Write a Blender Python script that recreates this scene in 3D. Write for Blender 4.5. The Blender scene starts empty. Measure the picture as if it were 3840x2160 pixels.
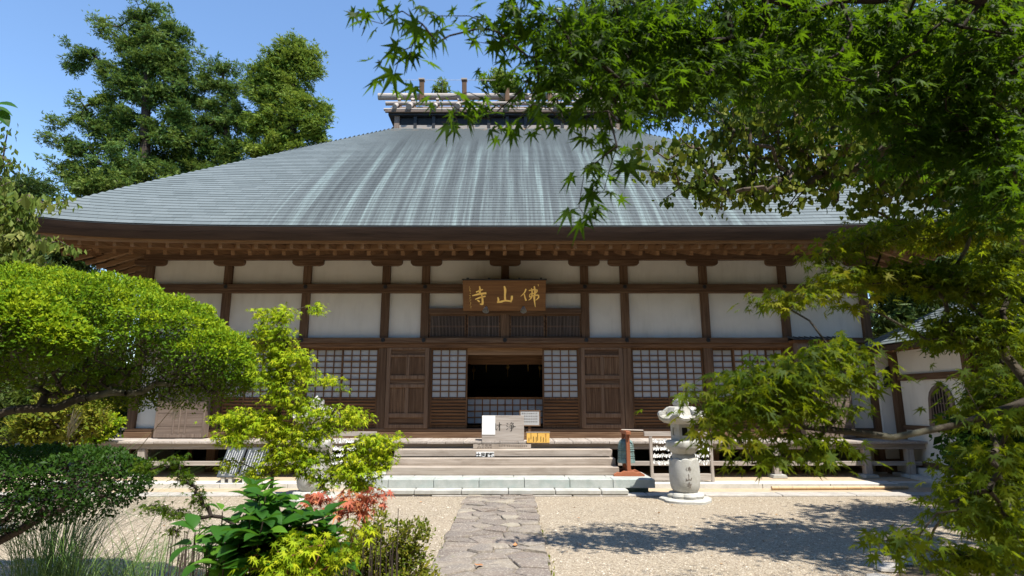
import bpy, bmesh, math, random
import numpy as np
from mathutils import Vector, Matrix
random.seed(7)
RNG = np.random.default_rng(11)
R = math.radians
SC = bpy.context.scene
COL = SC.collection

# ------------------------------------------------------------------ camera, sky, sun, exposure
F, PITCH, CX, CZ = 2150.0, R(11.1), 0.17, 1.72          # focal length in pixels of a 3840 wide frame
cam = bpy.data.cameras.new('camera')
cam.sensor_width = 36.0
cam.lens = F / 3840 * 36.0
cam.clip_start, cam.clip_end = 0.05, 2000
cam.dof.use_dof = True
cam.dof.focus_distance = 11.0
cam.dof.aperture_fstop = 4.5
camo = bpy.data.objects.new('camera', cam)
camo.location = (CX, 0, CZ)
camo.rotation_euler = (R(90) + PITCH, 0, 0)
COL.objects.link(camo)
SC.camera = camo

SUN_EL, SUN_AZ = R(62), R(38)                            # elevation; azimuth to the right of straight behind the camera
SV = Vector((math.sin(SUN_AZ) * math.cos(SUN_EL), -math.cos(SUN_AZ) * math.cos(SUN_EL), math.sin(SUN_EL)))
world = bpy.data.worlds.new('World')
SC.world = world
world.use_nodes = True
wn = world.node_tree
sky = wn.nodes.new('ShaderNodeTexSky')
sky.sky_type = 'NISHITA'
sky.sun_disc = False
sky.sun_elevation = SUN_EL
sky.sun_rotation = math.atan2(SV.x, SV.y)
sky.altitude = 50
sky.air_density = 1.25
sky.dust_density = 0.0
sky.ozone_density = 6.0
wn.links.new(sky.outputs[0], wn.nodes['Background'].inputs[0])
wn.nodes['Background'].inputs[1].default_value = 0.14
sl = bpy.data.lights.new('sun', 'SUN')
sl.energy = 5.0
sl.angle = R(0.53)
sl.color = (1.0, 0.95, 0.86)
so = bpy.data.objects.new('sun', sl)
so.rotation_euler = SV.to_track_quat('Z', 'Y').to_euler()
so.location = (6, -8, 20)
COL.objects.link(so)
SC.view_settings.view_transform = 'Standard'
SC.view_settings.look = 'None'
SC.view_settings.exposure = 0.82
SC.view_settings.gamma = 1.0
SC.view_settings.use_curve_mapping = False
SC.render.engine = 'CYCLES'
SC.cycles.use_denoising = True
SC.cycles.max_bounces = 8
SC.cycles.transparent_max_bounces = 4
SC.cycles.sample_clamp_indirect = 6

# ------------------------------------------------------------------ where a thing of the photograph stands
def at(px, py, Y):
    u = (px - 1920) / F; v = (1080 - py) / F
    dy = math.cos(PITCH) - v * math.sin(PITCH); dz = math.sin(PITCH) + v * math.cos(PITCH)
    t = Y / dy
    return Vector((CX + u * t, Y, CZ + dz * t))
def depth_of(p):
    return p[1] * math.cos(PITCH) + (p[2] - CZ) * math.sin(PITCH)
def project(P):
    a = P[:, 1] * math.cos(PITCH) + (P[:, 2] - CZ) * math.sin(PITCH)
    b = -P[:, 1] * math.sin(PITCH) + (P[:, 2] - CZ) * math.cos(PITCH)
    a = np.where(a < 0.05, 0.05, a)
    return 1920 + F * (P[:, 0] - CX) / a, 1080 - F * b / a, a

# ------------------------------------------------------------------ object helpers
WO = {}
def setp(o, label=None, cat=None, group=None, kind=None):
    if label: o['label'] = label
    if cat: o['category'] = cat
    if group: o['group'] = group
    if kind: o['kind'] = kind
    return o
def thing(name, label, cat, loc=(0, 0, 0), group=None):
    o = bpy.data.objects.new(name, None)
    o.empty_display_size = 0.2
    COL.objects.link(o)
    o.location = loc
    WO[o] = Vector(loc)
    return setp(o, label, cat, group)

class MB:
    def __init__(s):
        s.v, s.f = [], []
    def add(s, vs, fs):
        n = len(s.v)
        s.v.extend([tuple(p) for p in vs])
        s.f.extend([tuple(i + n for i in q) for q in fs])
        return s
    def box(s, x0, x1, y0, y1, z0, z1):
        return s.add([(x0, y0, z0), (x1, y0, z0), (x1, y1, z0), (x0, y1, z0), (x0, y0, z1), (x1, y0, z1), (x1, y1, z1), (x0, y1, z1)],
                     [(3, 2, 1, 0), (4, 5, 6, 7), (0, 1, 5, 4), (1, 2, 6, 5), (2, 3, 7, 6), (3, 0, 4, 7)])
    def beam(s, p0, p1, w, h, up=(0, 0, 1), taper=1.0):
        p0, p1, up = Vector(p0), Vector(p1), Vector(up)
        d = (p1 - p0).normalized()
        x = d.cross(up).normalized() * (w / 2)
        z = x.cross(d).normalized() * (h / 2)
        vs = [p0 - x - z, p0 + x - z, p0 + x + z, p0 - x + z]
        vs += [p1 + (-x - z) * taper, p1 + (x - z) * taper, p1 + (x + z) * taper, p1 + (-x + z) * taper]
        return s.add(vs, [(0, 1, 2, 3), (7, 6, 5, 4), (0, 4, 5, 1), (1, 5, 6, 2), (2, 6, 7, 3), (3, 7, 4, 0)])
    def cyl(s, p0, p1, r0, r1=None, n=12, caps=True):
        r1 = r0 if r1 is None else r1
        p0, p1 = Vector(p0), Vector(p1)
        d = (p1 - p0).normalized()
        a = d.orthogonal().normalized(); b = d.cross(a)
        vs = []
        for p, r in ((p0, r0), (p1, r1)):
            for i in range(n):
                t = 2 * math.pi * i / n
                vs.append(p + (a * math.cos(t) + b * math.sin(t)) * r)
        fs = [(i, (i + 1) % n, n + (i + 1) % n, n + i) for i in range(n)]
        if caps:
            fs += [tuple(reversed(range(n))), tuple(range(n, 2 * n))]
        return s.add(vs, fs)
    def lathe(s, c, prof, n=24, fn=None, caps=True):
        vs, fs = [], []
        for k, (r, z) in enumerate(prof):
            for i in range(n):
                t = 2 * math.pi * i / n
                rr, zz = (r, z) if fn is None else fn(r, z, t, k)
                vs.append((c[0] + rr * math.cos(t), c[1] + rr * math.sin(t), c[2] + zz))
        for k in range(len(prof) - 1):
            for i in range(n):
                j = (i + 1) % n
                fs.append((k * n + i, k * n + j, (k + 1) * n + j, (k + 1) * n + i))
        if caps:
            fs.append(tuple(reversed(range(n)))); m = (len(prof) - 1) * n
            fs.append(tuple(range(m, m + n)))
        return s.add(vs, fs)
    def prism_y(s, pts, y0, y1):                       # outline in x, z pushed from y0 to y1
        n = len(pts)
        vs = [(x, y0, z) for x, z in pts] + [(x, y1, z) for x, z in pts]
        fs = [tuple(range(n)), tuple(reversed(range(n, 2 * n)))]
        fs += [((i + 1) % n, i, n + i, n + (i + 1) % n) for i in range(n)]
        return s.add(vs, fs)
    def prism_x(s, pts, x0, x1):                       # outline in y, z
        n = len(pts)
        vs = [(x0, y, z) for y, z in pts] + [(x1, y, z) for y, z in pts]
        fs = [tuple(range(n)), tuple(reversed(range(n, 2 * n)))]
        fs += [((i + 1) % n, i, n + i, n + (i + 1) % n) for i in range(n)]
        return s.add(vs, fs)
    def mesh(s, name, m, origin=(0, 0, 0), smooth=False):
        me = bpy.data.meshes.new(name)
        ox, oy, oz = origin
        me.from_pydata([(a - ox, b - oy, c - oz) for a, b, c in s.v], [], s.f)
        me.materials.append(m)
        bm = bmesh.new(); bm.from_mesh(me)
        bmesh.ops.recalc_face_normals(bm, faces=bm.faces)
        bm.to_mesh(me); bm.free()
        if smooth:
            me.shade_smooth()
            me.set_sharp_from_angle(angle=R(38))
        return me
    def build(s, name, m, parent=None, origin=None, smooth=False, bevel=0.0):
        org = WO[parent] if parent is not None else Vector(origin or (0, 0, 0))
        o = bpy.data.objects.new(name, s.mesh(name, m, org, smooth))
        COL.objects.link(o)
        if parent is not None:
            o.parent = parent
        else:
            o.location = org
        WO[o] = org.copy()
        if bevel:
            b = o.modifiers.new('bevel', 'BEVEL'); b.width = bevel; b.segments = 1; b.limit_method = 'ANGLE'
        return o
def rep(name, me, parent, loc, rot=None, bevel=0.0):
    o = bpy.data.objects.new(name, me)
    COL.objects.link(o)
    o.parent = parent
    o.location = Vector(loc) - WO[parent]
    if rot: o.rotation_euler = rot
    WO[o] = Vector(loc)
    if bevel:
        b = o.modifiers.new('bevel', 'BEVEL'); b.width = bevel; b.segments = 1; b.limit_method = 'ANGLE'
    return o
def boxmesh(name, m, sx, sy, sz):                       # centred on x, y; standing on z = 0
    return MB().box(-sx / 2, sx / 2, -sy / 2, sy / 2, 0, sz).mesh(name, m)

def np_mesh(name, m, V, T, attr=None, smooth=False):
    me = bpy.data.meshes.new(name)
    V = np.asarray(V, np.float32); T = np.asarray(T, np.int32)
    k = T.shape[1]
    me.vertices.add(len(V)); me.vertices.foreach_set('co', V.ravel())
    me.loops.add(T.size); me.loops.foreach_set('vertex_index', T.ravel())
    me.polygons.add(len(T)); me.polygons.foreach_set('loop_start', np.arange(0, T.size, k, dtype=np.int32))
    if attr is not None:
        a = me.attributes.new('rnd', 'FLOAT', 'POINT'); a.data.foreach_set('value', np.asarray(attr, np.float32))
    me.materials.append(m)
    me.update(calc_edges=True)
    me.shade_smooth() if smooth else me.shade_flat()
    return me
def np_obj(name, me, parent=None, origin=(0, 0, 0)):
    o = bpy.data.objects.new(name, me); COL.objects.link(o)
    if parent is not None: o.parent = parent
    else: o.location = origin
    WO[o] = WO[parent].copy() if parent is not None else Vector(origin)
    return o

# ------------------------------------------------------------------ materials
class NT:
    def __init__(s, name):
        s.m = bpy.data.materials.new(name); s.m.use_nodes = True
        s.t = s.m.node_tree; s.p = s.t.nodes['Principled BSDF']; s.out = s.t.nodes['Material Output']
    def n(s, typ, **kw):
        q = s.t.nodes.new(typ)
        for k, v in kw.items(): setattr(q, k, v)
        return q
    def l(s, a, b): s.t.links.new(a, b)
    def noise(s, vec, scale, detail=4, rough=0.55, dist=0.0):
        q = s.n('ShaderNodeTexNoise'); q.inputs['Scale'].default_value = scale; q.inputs['Detail'].default_value = detail
        q.inputs['Roughness'].default_value = rough; q.inputs['Distortion'].default_value = dist
        if vec is not None: s.l(vec, q.inputs['Vector'])
        return q.outputs[0]
    def ramp(s, fac, stops):
        q = s.n('ShaderNodeValToRGB')
        el = q.color_ramp.elements
        while len(el) < len(stops): el.new(0.5)
        for e, (pos, c) in zip(el, stops):
            e.position = pos; e.color = (*c, 1) if len(c) == 3 else c
        s.l(fac, q.inputs[0]); return q.outputs[0]
    def mix(s, fac, a, b, mode='MIX'):
        q = s.n('ShaderNodeMix', data_type='RGBA', blend_type=mode)
        for sock, v in ((q.inputs[0], fac), (q.inputs[6], a), (q.inputs[7], b)):
            if isinstance(v, (int, float)): sock.default_value = v
            elif isinstance(v, tuple): sock.default_value = (*v, 1)
            else: s.l(v, sock)
        return q.outputs[2]
    def math(s, op, a, b=None, clamp=False):
        q = s.n('ShaderNodeMath', operation=op, use_clamp=clamp)
        for i, v in enumerate((a, b)):
            if v is None: continue
            if isinstance(v, (int, float)): q.inputs[i].default_value = v
            else: s.l(v, q.inputs[i])
        return q.outputs[0]
    def coords(s, scale=(1, 1, 1), space='Object', rand=True):
        if space == 'World':
            v = s.n('ShaderNodeNewGeometry').outputs['Position']
        else:
            v = s.n('ShaderNodeTexCoord').outputs['Object']
            if rand:
                oi = s.n('ShaderNodeObjectInfo')
                sc_ = s.n('ShaderNodeVectorMath', operation='SCALE'); sc_.inputs[0].default_value = (7.3, 5.1, 9.7); s.l(oi.outputs['Random'], sc_.inputs['Scale'])
                ad = s.n('ShaderNodeVectorMath', operation='ADD'); s.l(v, ad.inputs[0]); s.l(sc_.outputs[0], ad.inputs[1]); v = ad.outputs[0]
        mp = s.n('ShaderNodeMapping'); mp.inputs['Scale'].default_value = scale; s.l(v, mp.inputs['Vector'])
        return mp.outputs[0]
    def bump(s, h, strength=0.3, dist=0.01):
        q = s.n('ShaderNodeBump'); q.inputs['Strength'].default_value = strength; q.inputs['Distance'].default_value = dist
        s.l(h, q.inputs['Height']); s.l(q.outputs[0], s.p.inputs['Normal'])
    def col(s, c): s.l(c, s.p.inputs['Base Color'])
    def setr(s, rough=0.7, spec=0.3, metal=0.0):
        s.p.inputs['Roughness'].default_value = rough; s.p.inputs['Specular IOR Level'].default_value = spec; s.p.inputs['Metallic'].default_value = metal

def wood(name, lo, mid, hi, axis, rough=0.78, bump=0.35, stain=None):
    k = NT(name)
    sc_ = [26, 26, 26]; sc_[axis] = 1.3
    v = k.coords(tuple(sc_))
    g = k.noise(v, 1.0, 6, 0.62, 0.35)
    sc2 = [3.0, 3.0, 3.0]; sc2[axis] = 0.55
    b = k.noise(k.coords(tuple(sc2)), 1.0, 3)
    c = k.ramp(g, [(0.28, lo), (0.5, mid), (0.74, hi)])
    c = k.mix(k.ramp(b, [(0.35, (0, 0, 0)), (0.7, (0.55, 0.55, 0.55))]), c, tuple(x * 0.62 for x in mid))
    oi = k.n('ShaderNodeObjectInfo')
    c = k.mix(k.math('MULTIPLY', oi.outputs['Random'], 0.35), c, lo)
    if stain:
        st = k.noise(k.coords((0.9, 2.2, 2.2)), 1.6, 5, 0.65)
        c = k.mix(k.ramp(st, [(0.5, (0, 0, 0)), (0.66, (0.8, 0.8, 0.8))]), c, stain)
    k.col(c); k.setr(rough, 0.25); k.bump(g, bump, 0.006)
    return k.m
def plain(name, c, rough=0.6, var=0.12, scale=6, metal=0.0, bump=0.0, spec=0.3, fine=40, stain=None):
    k = NT(name)
    n1 = k.noise(k.coords(), scale, 4); n2 = k.noise(k.coords(), fine, 3)
    lo = tuple(x * (1 - var * 2) for x in c); hi = tuple(min(1, x * (1 + var)) for x in c)
    cc = k.ramp(n1, [(0.3, lo), (0.62, hi)])
    cc = k.mix(k.math('MULTIPLY', n2, var), cc, lo)
    oi = k.n('ShaderNodeObjectInfo'); cc = k.mix(k.math('MULTIPLY', oi.outputs['Random'], min(1, var * 5)), cc, lo)
    if stain:
        v3 = k.noise(k.coords((5.0, 5.0, .7)), 1.0, 6, 0.7); v4 = k.noise(k.coords((.8, .8, .8)), 1.0, 4)
        cc = k.mix(k.ramp(k.math('MULTIPLY', v3, k.math('ADD', v4, 0.5)), [(0.5, (0, 0, 0)), (0.8, (0.28, 0.28, 0.28))]), cc, stain)
    k.col(cc); k.setr(rough, spec, metal)
    if bump: k.bump(n2, bump, 0.004)
    return k.m
def stone(name, c, dark, speck=0.25, moss=None, scale=150, bump=0.4):
    k = NT(name)
    v = k.coords()
    s1 = k.noise(v, scale, 2, 0.7); s2 = k.noise(v, 5, 6, 0.65)
    cc = k.ramp(s2, [(0.32, dark), (0.6, c)])
    cc = k.mix(k.ramp(s1, [(0.42, (0, 0, 0)), (0.62, (speck, speck, speck))]), cc, tuple(x * 0.45 for x in c))
    if moss:
        mm = k.noise(v, 2.4, 6, 0.7)
        cc = k.mix(k.ramp(mm, [(0.52, (0, 0, 0)), (0.72, (0.85, 0.85, 0.85))]), cc, moss)
    k.col(cc); k.setr(0.85, 0.25); k.bump(k.noise(v, 60, 5), bump, 0.006)
    return k.m
def leafmat(name, lo, mid, hi, trans=0.35, rough=0.42, spec=0.4, tcol=None):
    k = NT(name)
    a = k.n('ShaderNodeAttribute', attribute_name='rnd')
    c = k.ramp(a.outputs['Fac'], [(0.0, lo), (0.5, mid), (1.0, hi)])
    k.col(c); k.setr(rough, spec)
    t = k.n('ShaderNodeBsdfTranslucent')
    k.l(k.mix(0.6, c, tcol or tuple(min(1, x * 2.2) for x in hi)), t.inputs['Color'])
    mx = k.n('ShaderNodeMixShader'); mx.inputs[0].default_value = trans
    k.l(k.p.outputs[0], mx.inputs[1]); k.l(t.outputs[0], mx.inputs[2]); k.l(mx.outputs[0], k.out.inputs['Surface'])
    return k.m
M = {}
DK = ((0.060, 0.030, 0.015), (0.145, 0.083, 0.046), (0.25, 0.165, 0.10))
for ax, nm in enumerate('xyz'):
    M['post_' + nm] = wood('weathered brown timber ' + nm, *DK, ax)
    M['door_' + nm] = wood('old brown door wood ' + nm, (0.055, 0.026, 0.012), (0.155, 0.086, 0.046), (0.30, 0.19, 0.11), ax, bump=0.5)
    M['eave_' + nm] = wood('warm cedar eave wood ' + nm, (0.15, 0.08, 0.036), (0.30, 0.17, 0.083), (0.40, 0.245, 0.13), ax, bump=0.2)
    M['grey_' + nm] = wood('silvered deck timber ' + nm, (0.24, 0.20, 0.17), (0.42, 0.37, 0.325), (0.54, 0.49, 0.44), ax, 0.85, 0.4)
    M['step_' + nm] = wood('pale sunbleached step wood ' + nm, (0.25, 0.205, 0.165), (0.43, 0.37, 0.31), (0.55, 0.485, 0.42), ax, 0.85, 0.35, stain=(0.25, 0.205, 0.165))
    M['red_' + nm] = wood('reddish oiled wood ' + nm, (0.20, 0.06, 0.03), (0.36, 0.125, 0.06), (0.44, 0.18, 0.09), ax, 0.55, 0.15)
    M['amber_' + nm] = wood('amber lattice wood ' + nm, (0.16, 0.06, 0.02), (0.30, 0.125, 0.04), (0.40, 0.18, 0.07), ax, 0.6, 0.15)
    M['slat_' + nm] = wood('ochre brown slat wood ' + nm, (0.06, 0.028, 0.012), (0.17, 0.085, 0.038), (0.28, 0.15, 0.07), ax, 0.7, 0.4)
    M['shut_' + nm] = wood('grey brown shutter wood ' + nm, (0.09, 0.065, 0.05), (0.20, 0.15, 0.12), (0.30, 0.235, 0.19), ax, 0.8, 0.4)
M['doorframe'] = wood('worn brown door frame', (0.10, 0.055, 0.03), (0.21, 0.13, 0.08), (0.31, 0.205, 0.135), 2, 0.75, 0.4)
M['fascia'] = wood('dark brown eave fascia', (0.035, 0.02, 0.013), (0.07, 0.042, 0.028), (0.10, 0.062, 0.043), 0, 0.75, 0.2)
M['plaster'] = plain('white lime plaster', (0.71, 0.68, 0.61), 0.9, 0.04, 1.5, bump=0.15, stain=(0.42, 0.38, 0.31))
M['paper'] = plain('shoji paper', (0.41, 0.415, 0.41), 0.8, 0.03, 3)
M['white'] = plain('white sheet', (0.82, 0.82, 0.80), 0.7, 0.02, 3)
M['ink'] = plain('black ink', (0.02, 0.02, 0.02), 0.6, 0.1)
M['faint'] = plain('faded ink', (0.16, 0.13, 0.11), 0.8, 0.1)
M['redink'] = plain('red ink', (0.4, 0.07, 0.03), 0.6, 0.1)
M['gold'] = plain('gilt lettering', (1.0, 0.68, 0.20), 0.42, 0.04, 12, metal=0.55, spec=0.6)
M['giltmetal'] = plain('gilt metal', (0.75, 0.48, 0.12), 0.35, 0.1, 8, metal=0.8)
M['black'] = plain('black lacquer and painted dark', (0.012, 0.011, 0.010), 0.5, 0.2)  # altar lacquer; also painted on walls and hollows to stand for darkness
M['iron'] = plain('dark iron', (0.035, 0.037, 0.04), 0.55, 0.2, metal=0.3)
M['steel'] = plain('grey steel', (0.45, 0.45, 0.44), 0.4, 0.1, metal=0.6)
M['bronze'] = plain('green bronze', (0.17, 0.25, 0.235), 0.55, 0.18, 9, metal=0.15, bump=0.1)
M['slate'] = plain('dark slate board', (0.06, 0.068, 0.075), 0.55, 0.15)
M['yellow'] = plain('yellow varnished board', (0.72, 0.43, 0.10), 0.5, 0.08, 4)
M['plaque'] = wood('polished plaque wood', (0.12, 0.052, 0.017), (0.23, 0.107, 0.036), (0.31, 0.155, 0.055), 0, 0.5, 0.1)
M['lantern'] = stone('pale granite', (0.49, 0.485, 0.455), (0.38, 0.37, 0.325), 0.3, (0.35, 0.335, 0.275), 190, 0.5)
M['lanternroof'] = stone('lichened granite', (0.50, 0.48, 0.43), (0.32, 0.30, 0.25), 0.3, (0.30, 0.29, 0.23), 170, 0.4)
M['granite'] = stone('green grey granite', (0.44, 0.46, 0.435), (0.32, 0.35, 0.325), 0.3, (0.30, 0.37, 0.35), 160, 0.3)
M['granitetop'] = stone('bleached granite', (0.48, 0.475, 0.44), (0.35, 0.345, 0.315), 0.3, (0.36, 0.37, 0.33), 160, 0.3)
M['teal'] = stone('dark green stone', (0.13, 0.20, 0.19), (0.08, 0.13, 0.125), 0.2)  # dark tone for the recessed cores of platform and step
M['concrete'] = stone('pale concrete', (0.60, 0.585, 0.53), (0.47, 0.455, 0.41), 0.15)
M['rough'] = stone('rough aggregate kerb', (0.47, 0.44, 0.40), (0.33, 0.31, 0.28), 0.45, None, 90, 0.7)
M['earth'] = stone('packed sandy earth', (0.47, 0.365, 0.25), (0.39, 0.305, 0.21), 0.15)
M['grit'] = stone('grey sandy grit', (0.27, 0.225, 0.17), (0.17, 0.142, 0.108), 0.35, (0.17, 0.17, 0.08), 80, 0.5)
M['soil'] = stone('dark garden soil', (0.10, 0.075, 0.05), (0.05, 0.038, 0.027), 0.2, (0.05, 0.07, 0.02))
M['bark'] = plain('grey brown bark', (0.15, 0.115, 0.085), 0.9, 0.3, 18, bump=0.8)
M['barkdark'] = plain('dark bark', (0.065, 0.048, 0.038), 0.9, 0.3, 14, bump=0.8)
M['barklichen'] = stone('lichen spotted bark', (0.075, 0.06, 0.042), (0.03, 0.024, 0.018), 0.2, (0.27, 0.26, 0.19), 40, 0.8)
M['twigpale'] = plain('pale dry twigs', (0.27, 0.21, 0.15), 0.9, 0.25, 12)
M['stemred'] = plain('reddish young twigs', (0.28, 0.12, 0.06), 0.7, 0.2)
M['bamboo'] = plain('dry bamboo', (0.62, 0.44, 0.26), 0.45, 0.15, 5)

def roof_mat():
    k = NT('patinated copper sheet')
    v = k.coords((4.0, 0.085, 0.0), 'World')
    s1 = k.noise(v, 1.0, 5, 0.62)
    v2 = k.coords((11, 0.4, 0.0), 'World')
    s2 = k.noise(v2, 1.0, 4, 0.6)
    big = k.noise(k.coords((0.16, 0.16, 0), 'World'), 1.0, 2)
    a = k.n('ShaderNodeAttribute', attribute_name='rnd')
    sx = k.n('ShaderNodeSeparateXYZ'); k.l(k.n('ShaderNodeNewGeometry').outputs['Position'], sx.inputs[0])
    # weathering is heaviest under the ridge crown, where its runoff comes down the slope
    ax = k.math('ABSOLUTE', k.math('SUBTRACT', sx.outputs[0], 0.3))
    up = k.math('SUBTRACT', sx.outputs[1], 11.97)
    edge = k.math('SUBTRACT', 6.6, k.math('MULTIPLY', up, 0.22))
    w = k.math('MULTIPLY', k.math('SUBTRACT', edge, k.math('ADD', ax, k.math('MULTIPLY', k.math('SUBTRACT', big, 0.5), 2.0))), 0.55, True)
    base = k.ramp(a.outputs['Fac'], [(0.0, (0.125, 0.148, 0.153)), (0.5, (0.140, 0.165, 0.170)), (1.0, (0.156, 0.182, 0.188))])
    streak = k.math('ADD', k.math('MULTIPLY', s1, 0.72), k.math('MULTIPLY', s2, 0.28))
    st = k.ramp(streak, [(0.38, (0.068, 0.079, 0.082)), (0.48, (0.094, 0.110, 0.113)), (0.54, (0.128, 0.156, 0.156)), (0.60, (0.185, 0.235, 0.232))])
    st = k.mix(k.math('MULTIPLY', k.math('SUBTRACT', k.math('ADD', up, k.math('MULTIPLY', k.math('SUBTRACT', s1, 0.5), 6.0)), 4.2), 0.55, True), st, (0.095, 0.11, 0.113))
    c = k.mix(w, base, st)
    rust = k.noise(k.coords((6, 3, 0), 'World'), 1.0, 4)
    topw = k.math('MULTIPLY', k.math('SUBTRACT', up, 6.45), 4.0, True)
    c = k.mix(k.math('MULTIPLY', topw, k.math('MULTIPLY', k.math('SUBTRACT', rust, 0.52), 5.0, True)), c, (0.42, 0.25, 0.13))
    fine = k.noise(k.coords((14, 14, 14), 'World'), 1.0, 4)
    c = k.mix(k.math('MULTIPLY', k.math('SUBTRACT', fine, 0.45), 1.2, True), c, (0.115, 0.13, 0.133))
    c = k.mix(k.math('MULTIPLY', k.math('SUBTRACT', 0.2, a.outputs['Fac']), 1.2, True), c, (0.10, 0.117, 0.12))
    k.col(c); k.setr(0.68, 0.12)
    return k.m
M['copper'] = roof_mat()
M['copperedge'] = plain('dark copper seam', (0.075, 0.085, 0.09), 0.6, 0.15)

def gravel_mat():
    k = NT('pale river gravel')
    v = k.coords((1, 1, 1), 'World')
    vo = k.n('ShaderNodeTexVoronoi'); vo.inputs['Scale'].default_value = 75; k.l(v, vo.inputs['Vector'])
    hs = k.n('ShaderNodeSeparateColor'); k.l(vo.outputs['Color'], hs.inputs[0])
    c = k.ramp(hs.outputs[0], [(0.0, (0.15, 0.119, 0.085)), (0.3, (0.298, 0.245, 0.177)), (0.7, (0.37, 0.31, 0.23)), (1.0, (0.50, 0.44, 0.345))])
    big = k.noise(v, 0.8, 6, 0.6)
    c = k.mix(k.ramp(big, [(0.42, (0, 0, 0)), (0.7, (0.45, 0.45, 0.45))]), c, (0.37, 0.30, 0.22))
    k.col(c); k.setr(0.9, 0.2)
    inv = k.math('SUBTRACT', 1.0, vo.outputs['Distance'])
    k.bump(inv, 0.9, 0.012)
    return k.m
M['gravel'] = gravel_mat()
def pebble_mat():
    k = NT('loose pebbles')
    a = k.n('ShaderNodeAttribute', attribute_name='rnd')
    k.col(k.ramp(a.outputs['Fac'], [(0.0, (0.19, 0.15, 0.115)), (0.35, (0.37, 0.31, 0.235)), (0.8, (0.48, 0.415, 0.32)), (1.0, (0.66, 0.60, 0.51))])); k.setr(0.85, 0.25)
    return k.m
M['pebble'] = pebble_mat()
def path_mat():
    k = NT('worn flagstone')
    v = k.coords((1, 1, 1), 'World'); oi = k.n('ShaderNodeObjectInfo')
    c = k.ramp(oi.outputs['Random'], [(0.0, (0.15, 0.122, 0.102)), (0.35, (0.235, 0.20, 0.165)), (0.65, (0.185, 0.148, 0.125)), (1.0, (0.31, 0.27, 0.21))])
    n1 = k.noise(v, 3.2, 7, 0.7); n2 = k.noise(v, 45, 4, 0.7)
    c = k.mix(k.ramp(n1, [(0.45, (0, 0, 0)), (0.66, (0.75, 0.75, 0.75))]), c, (0.155, 0.135, 0.125))
    c = k.mix(k.ramp(n2, [(0.5, (0, 0, 0)), (0.66, (0.6, 0.6, 0.6))]), c, (0.46, 0.42, 0.35))
    c = k.mix(k.ramp(k.noise(v, 5.5, 5, 0.7), [(0.60, (0, 0, 0)), (0.74, (0.6, 0.6, 0.6))]), c, (0.24, 0.23, 0.12))
    k.col(c); k.setr(0.88, 0.25); k.bump(k.math('ADD', k.math('MULTIPLY', n1, 1.5), k.math('MULTIPLY', n2, 0.4)), 0.8, 0.03)
    return k.m
M['flag'] = path_mat()

# leaves
M['cedar1'] = leafmat('cedar needles blue green', (0.022, 0.060, 0.018), (0.060, 0.130, 0.020), (0.15, 0.20, 0.032), 0.22, 0.6, 0.2)
M['cedar2'] = leafmat('cedar needles fresh green', (0.032, 0.080, 0.012), (0.095, 0.175, 0.018), (0.20, 0.25, 0.03), 0.25, 0.6, 0.2)
M['maple'] = leafmat('green maple leaves', (0.014, 0.036, 0.005), (0.034, 0.070, 0.006), (0.10, 0.135, 0.009), 0.36, 0.55, 0.10, (0.25, 0.46, 0.008))
M['maplewarm'] = leafmat('yellow green maple leaves', (0.022, 0.052, 0.005), (0.058, 0.102, 0.006), (0.27, 0.24, 0.012), 0.42, 0.55, 0.10, (0.46, 0.55, 0.012))
M['lime'] = leafmat('lime young maple leaves', (0.10, 0.20, 0.008), (0.27, 0.38, 0.012), (0.48, 0.50, 0.022), 0.36, 0.55, 0.10, (0.50, 0.64, 0.02))
M['red'] = leafmat('red maple leaves', (0.30, 0.07, 0.045), (0.45, 0.13, 0.085), (0.52, 0.24, 0.10), 0.3, 0.55, 0.10, (0.7, 0.16, 0.06))
M['katsura'] = leafmat('round leaves olive green', (0.030, 0.058, 0.008), (0.080, 0.125, 0.012), (0.21, 0.215, 0.030), 0.36, 0.55, 0.10, (0.22, 0.30, 0.02))
M['dogwood'] = leafmat('drooping pale green leaves', (0.055, 0.105, 0.018), (0.125, 0.18, 0.032), (0.25, 0.26, 0.075), 0.32, 0.55, 0.10, (0.40, 0.48, 0.06))
M['topiary'] = leafmat('glossy small leaves', (0.026, 0.072, 0.005), (0.11, 0.22, 0.008), (0.38, 0.44, 0.012), 0.28, 0.55, 0.10, (0.45, 0.55, 0.02))
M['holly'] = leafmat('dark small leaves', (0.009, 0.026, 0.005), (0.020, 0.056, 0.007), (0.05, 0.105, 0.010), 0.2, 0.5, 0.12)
M['broad'] = leafmat('broad hydrangea leaves', (0.018, 0.065, 0.009), (0.034, 0.115, 0.012), (0.11, 0.24, 0.02), 0.3, 0.5, 0.18, (0.18, 0.45, 0.03))
M['azalea'] = leafmat('azalea leaves', (0.045, 0.080, 0.008), (0.105, 0.15, 0.012), (0.22, 0.20, 0.022), 0.25, 0.55, 0.10)
M['woods'] = leafmat('mixed woodland leaves', (0.016, 0.036, 0.008), (0.040, 0.080, 0.012), (0.10, 0.135, 0.02), 0.22, 0.5, 0.25)
M['grass'] = leafmat('arching grass blades', (0.030, 0.075, 0.014), (0.07, 0.145, 0.024), (0.22, 0.28, 0.08), 0.25, 0.4, 0.35)
M['plume'] = leafmat('dry grass plume', (0.36, 0.25, 0.14), (0.46, 0.34, 0.2), (0.6, 0.48, 0.32), 0.3, 0.8, 0.1)
M['litter'] = leafmat('old leaf litter', (0.10, 0.06, 0.03), (0.22, 0.12, 0.05), (0.38, 0.22, 0.08), 0.1, 0.8, 0.1)
M['deadleaf'] = plain('dry orange leaf', (0.52, 0.24, 0.10), 0.7, 0.2)

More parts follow.
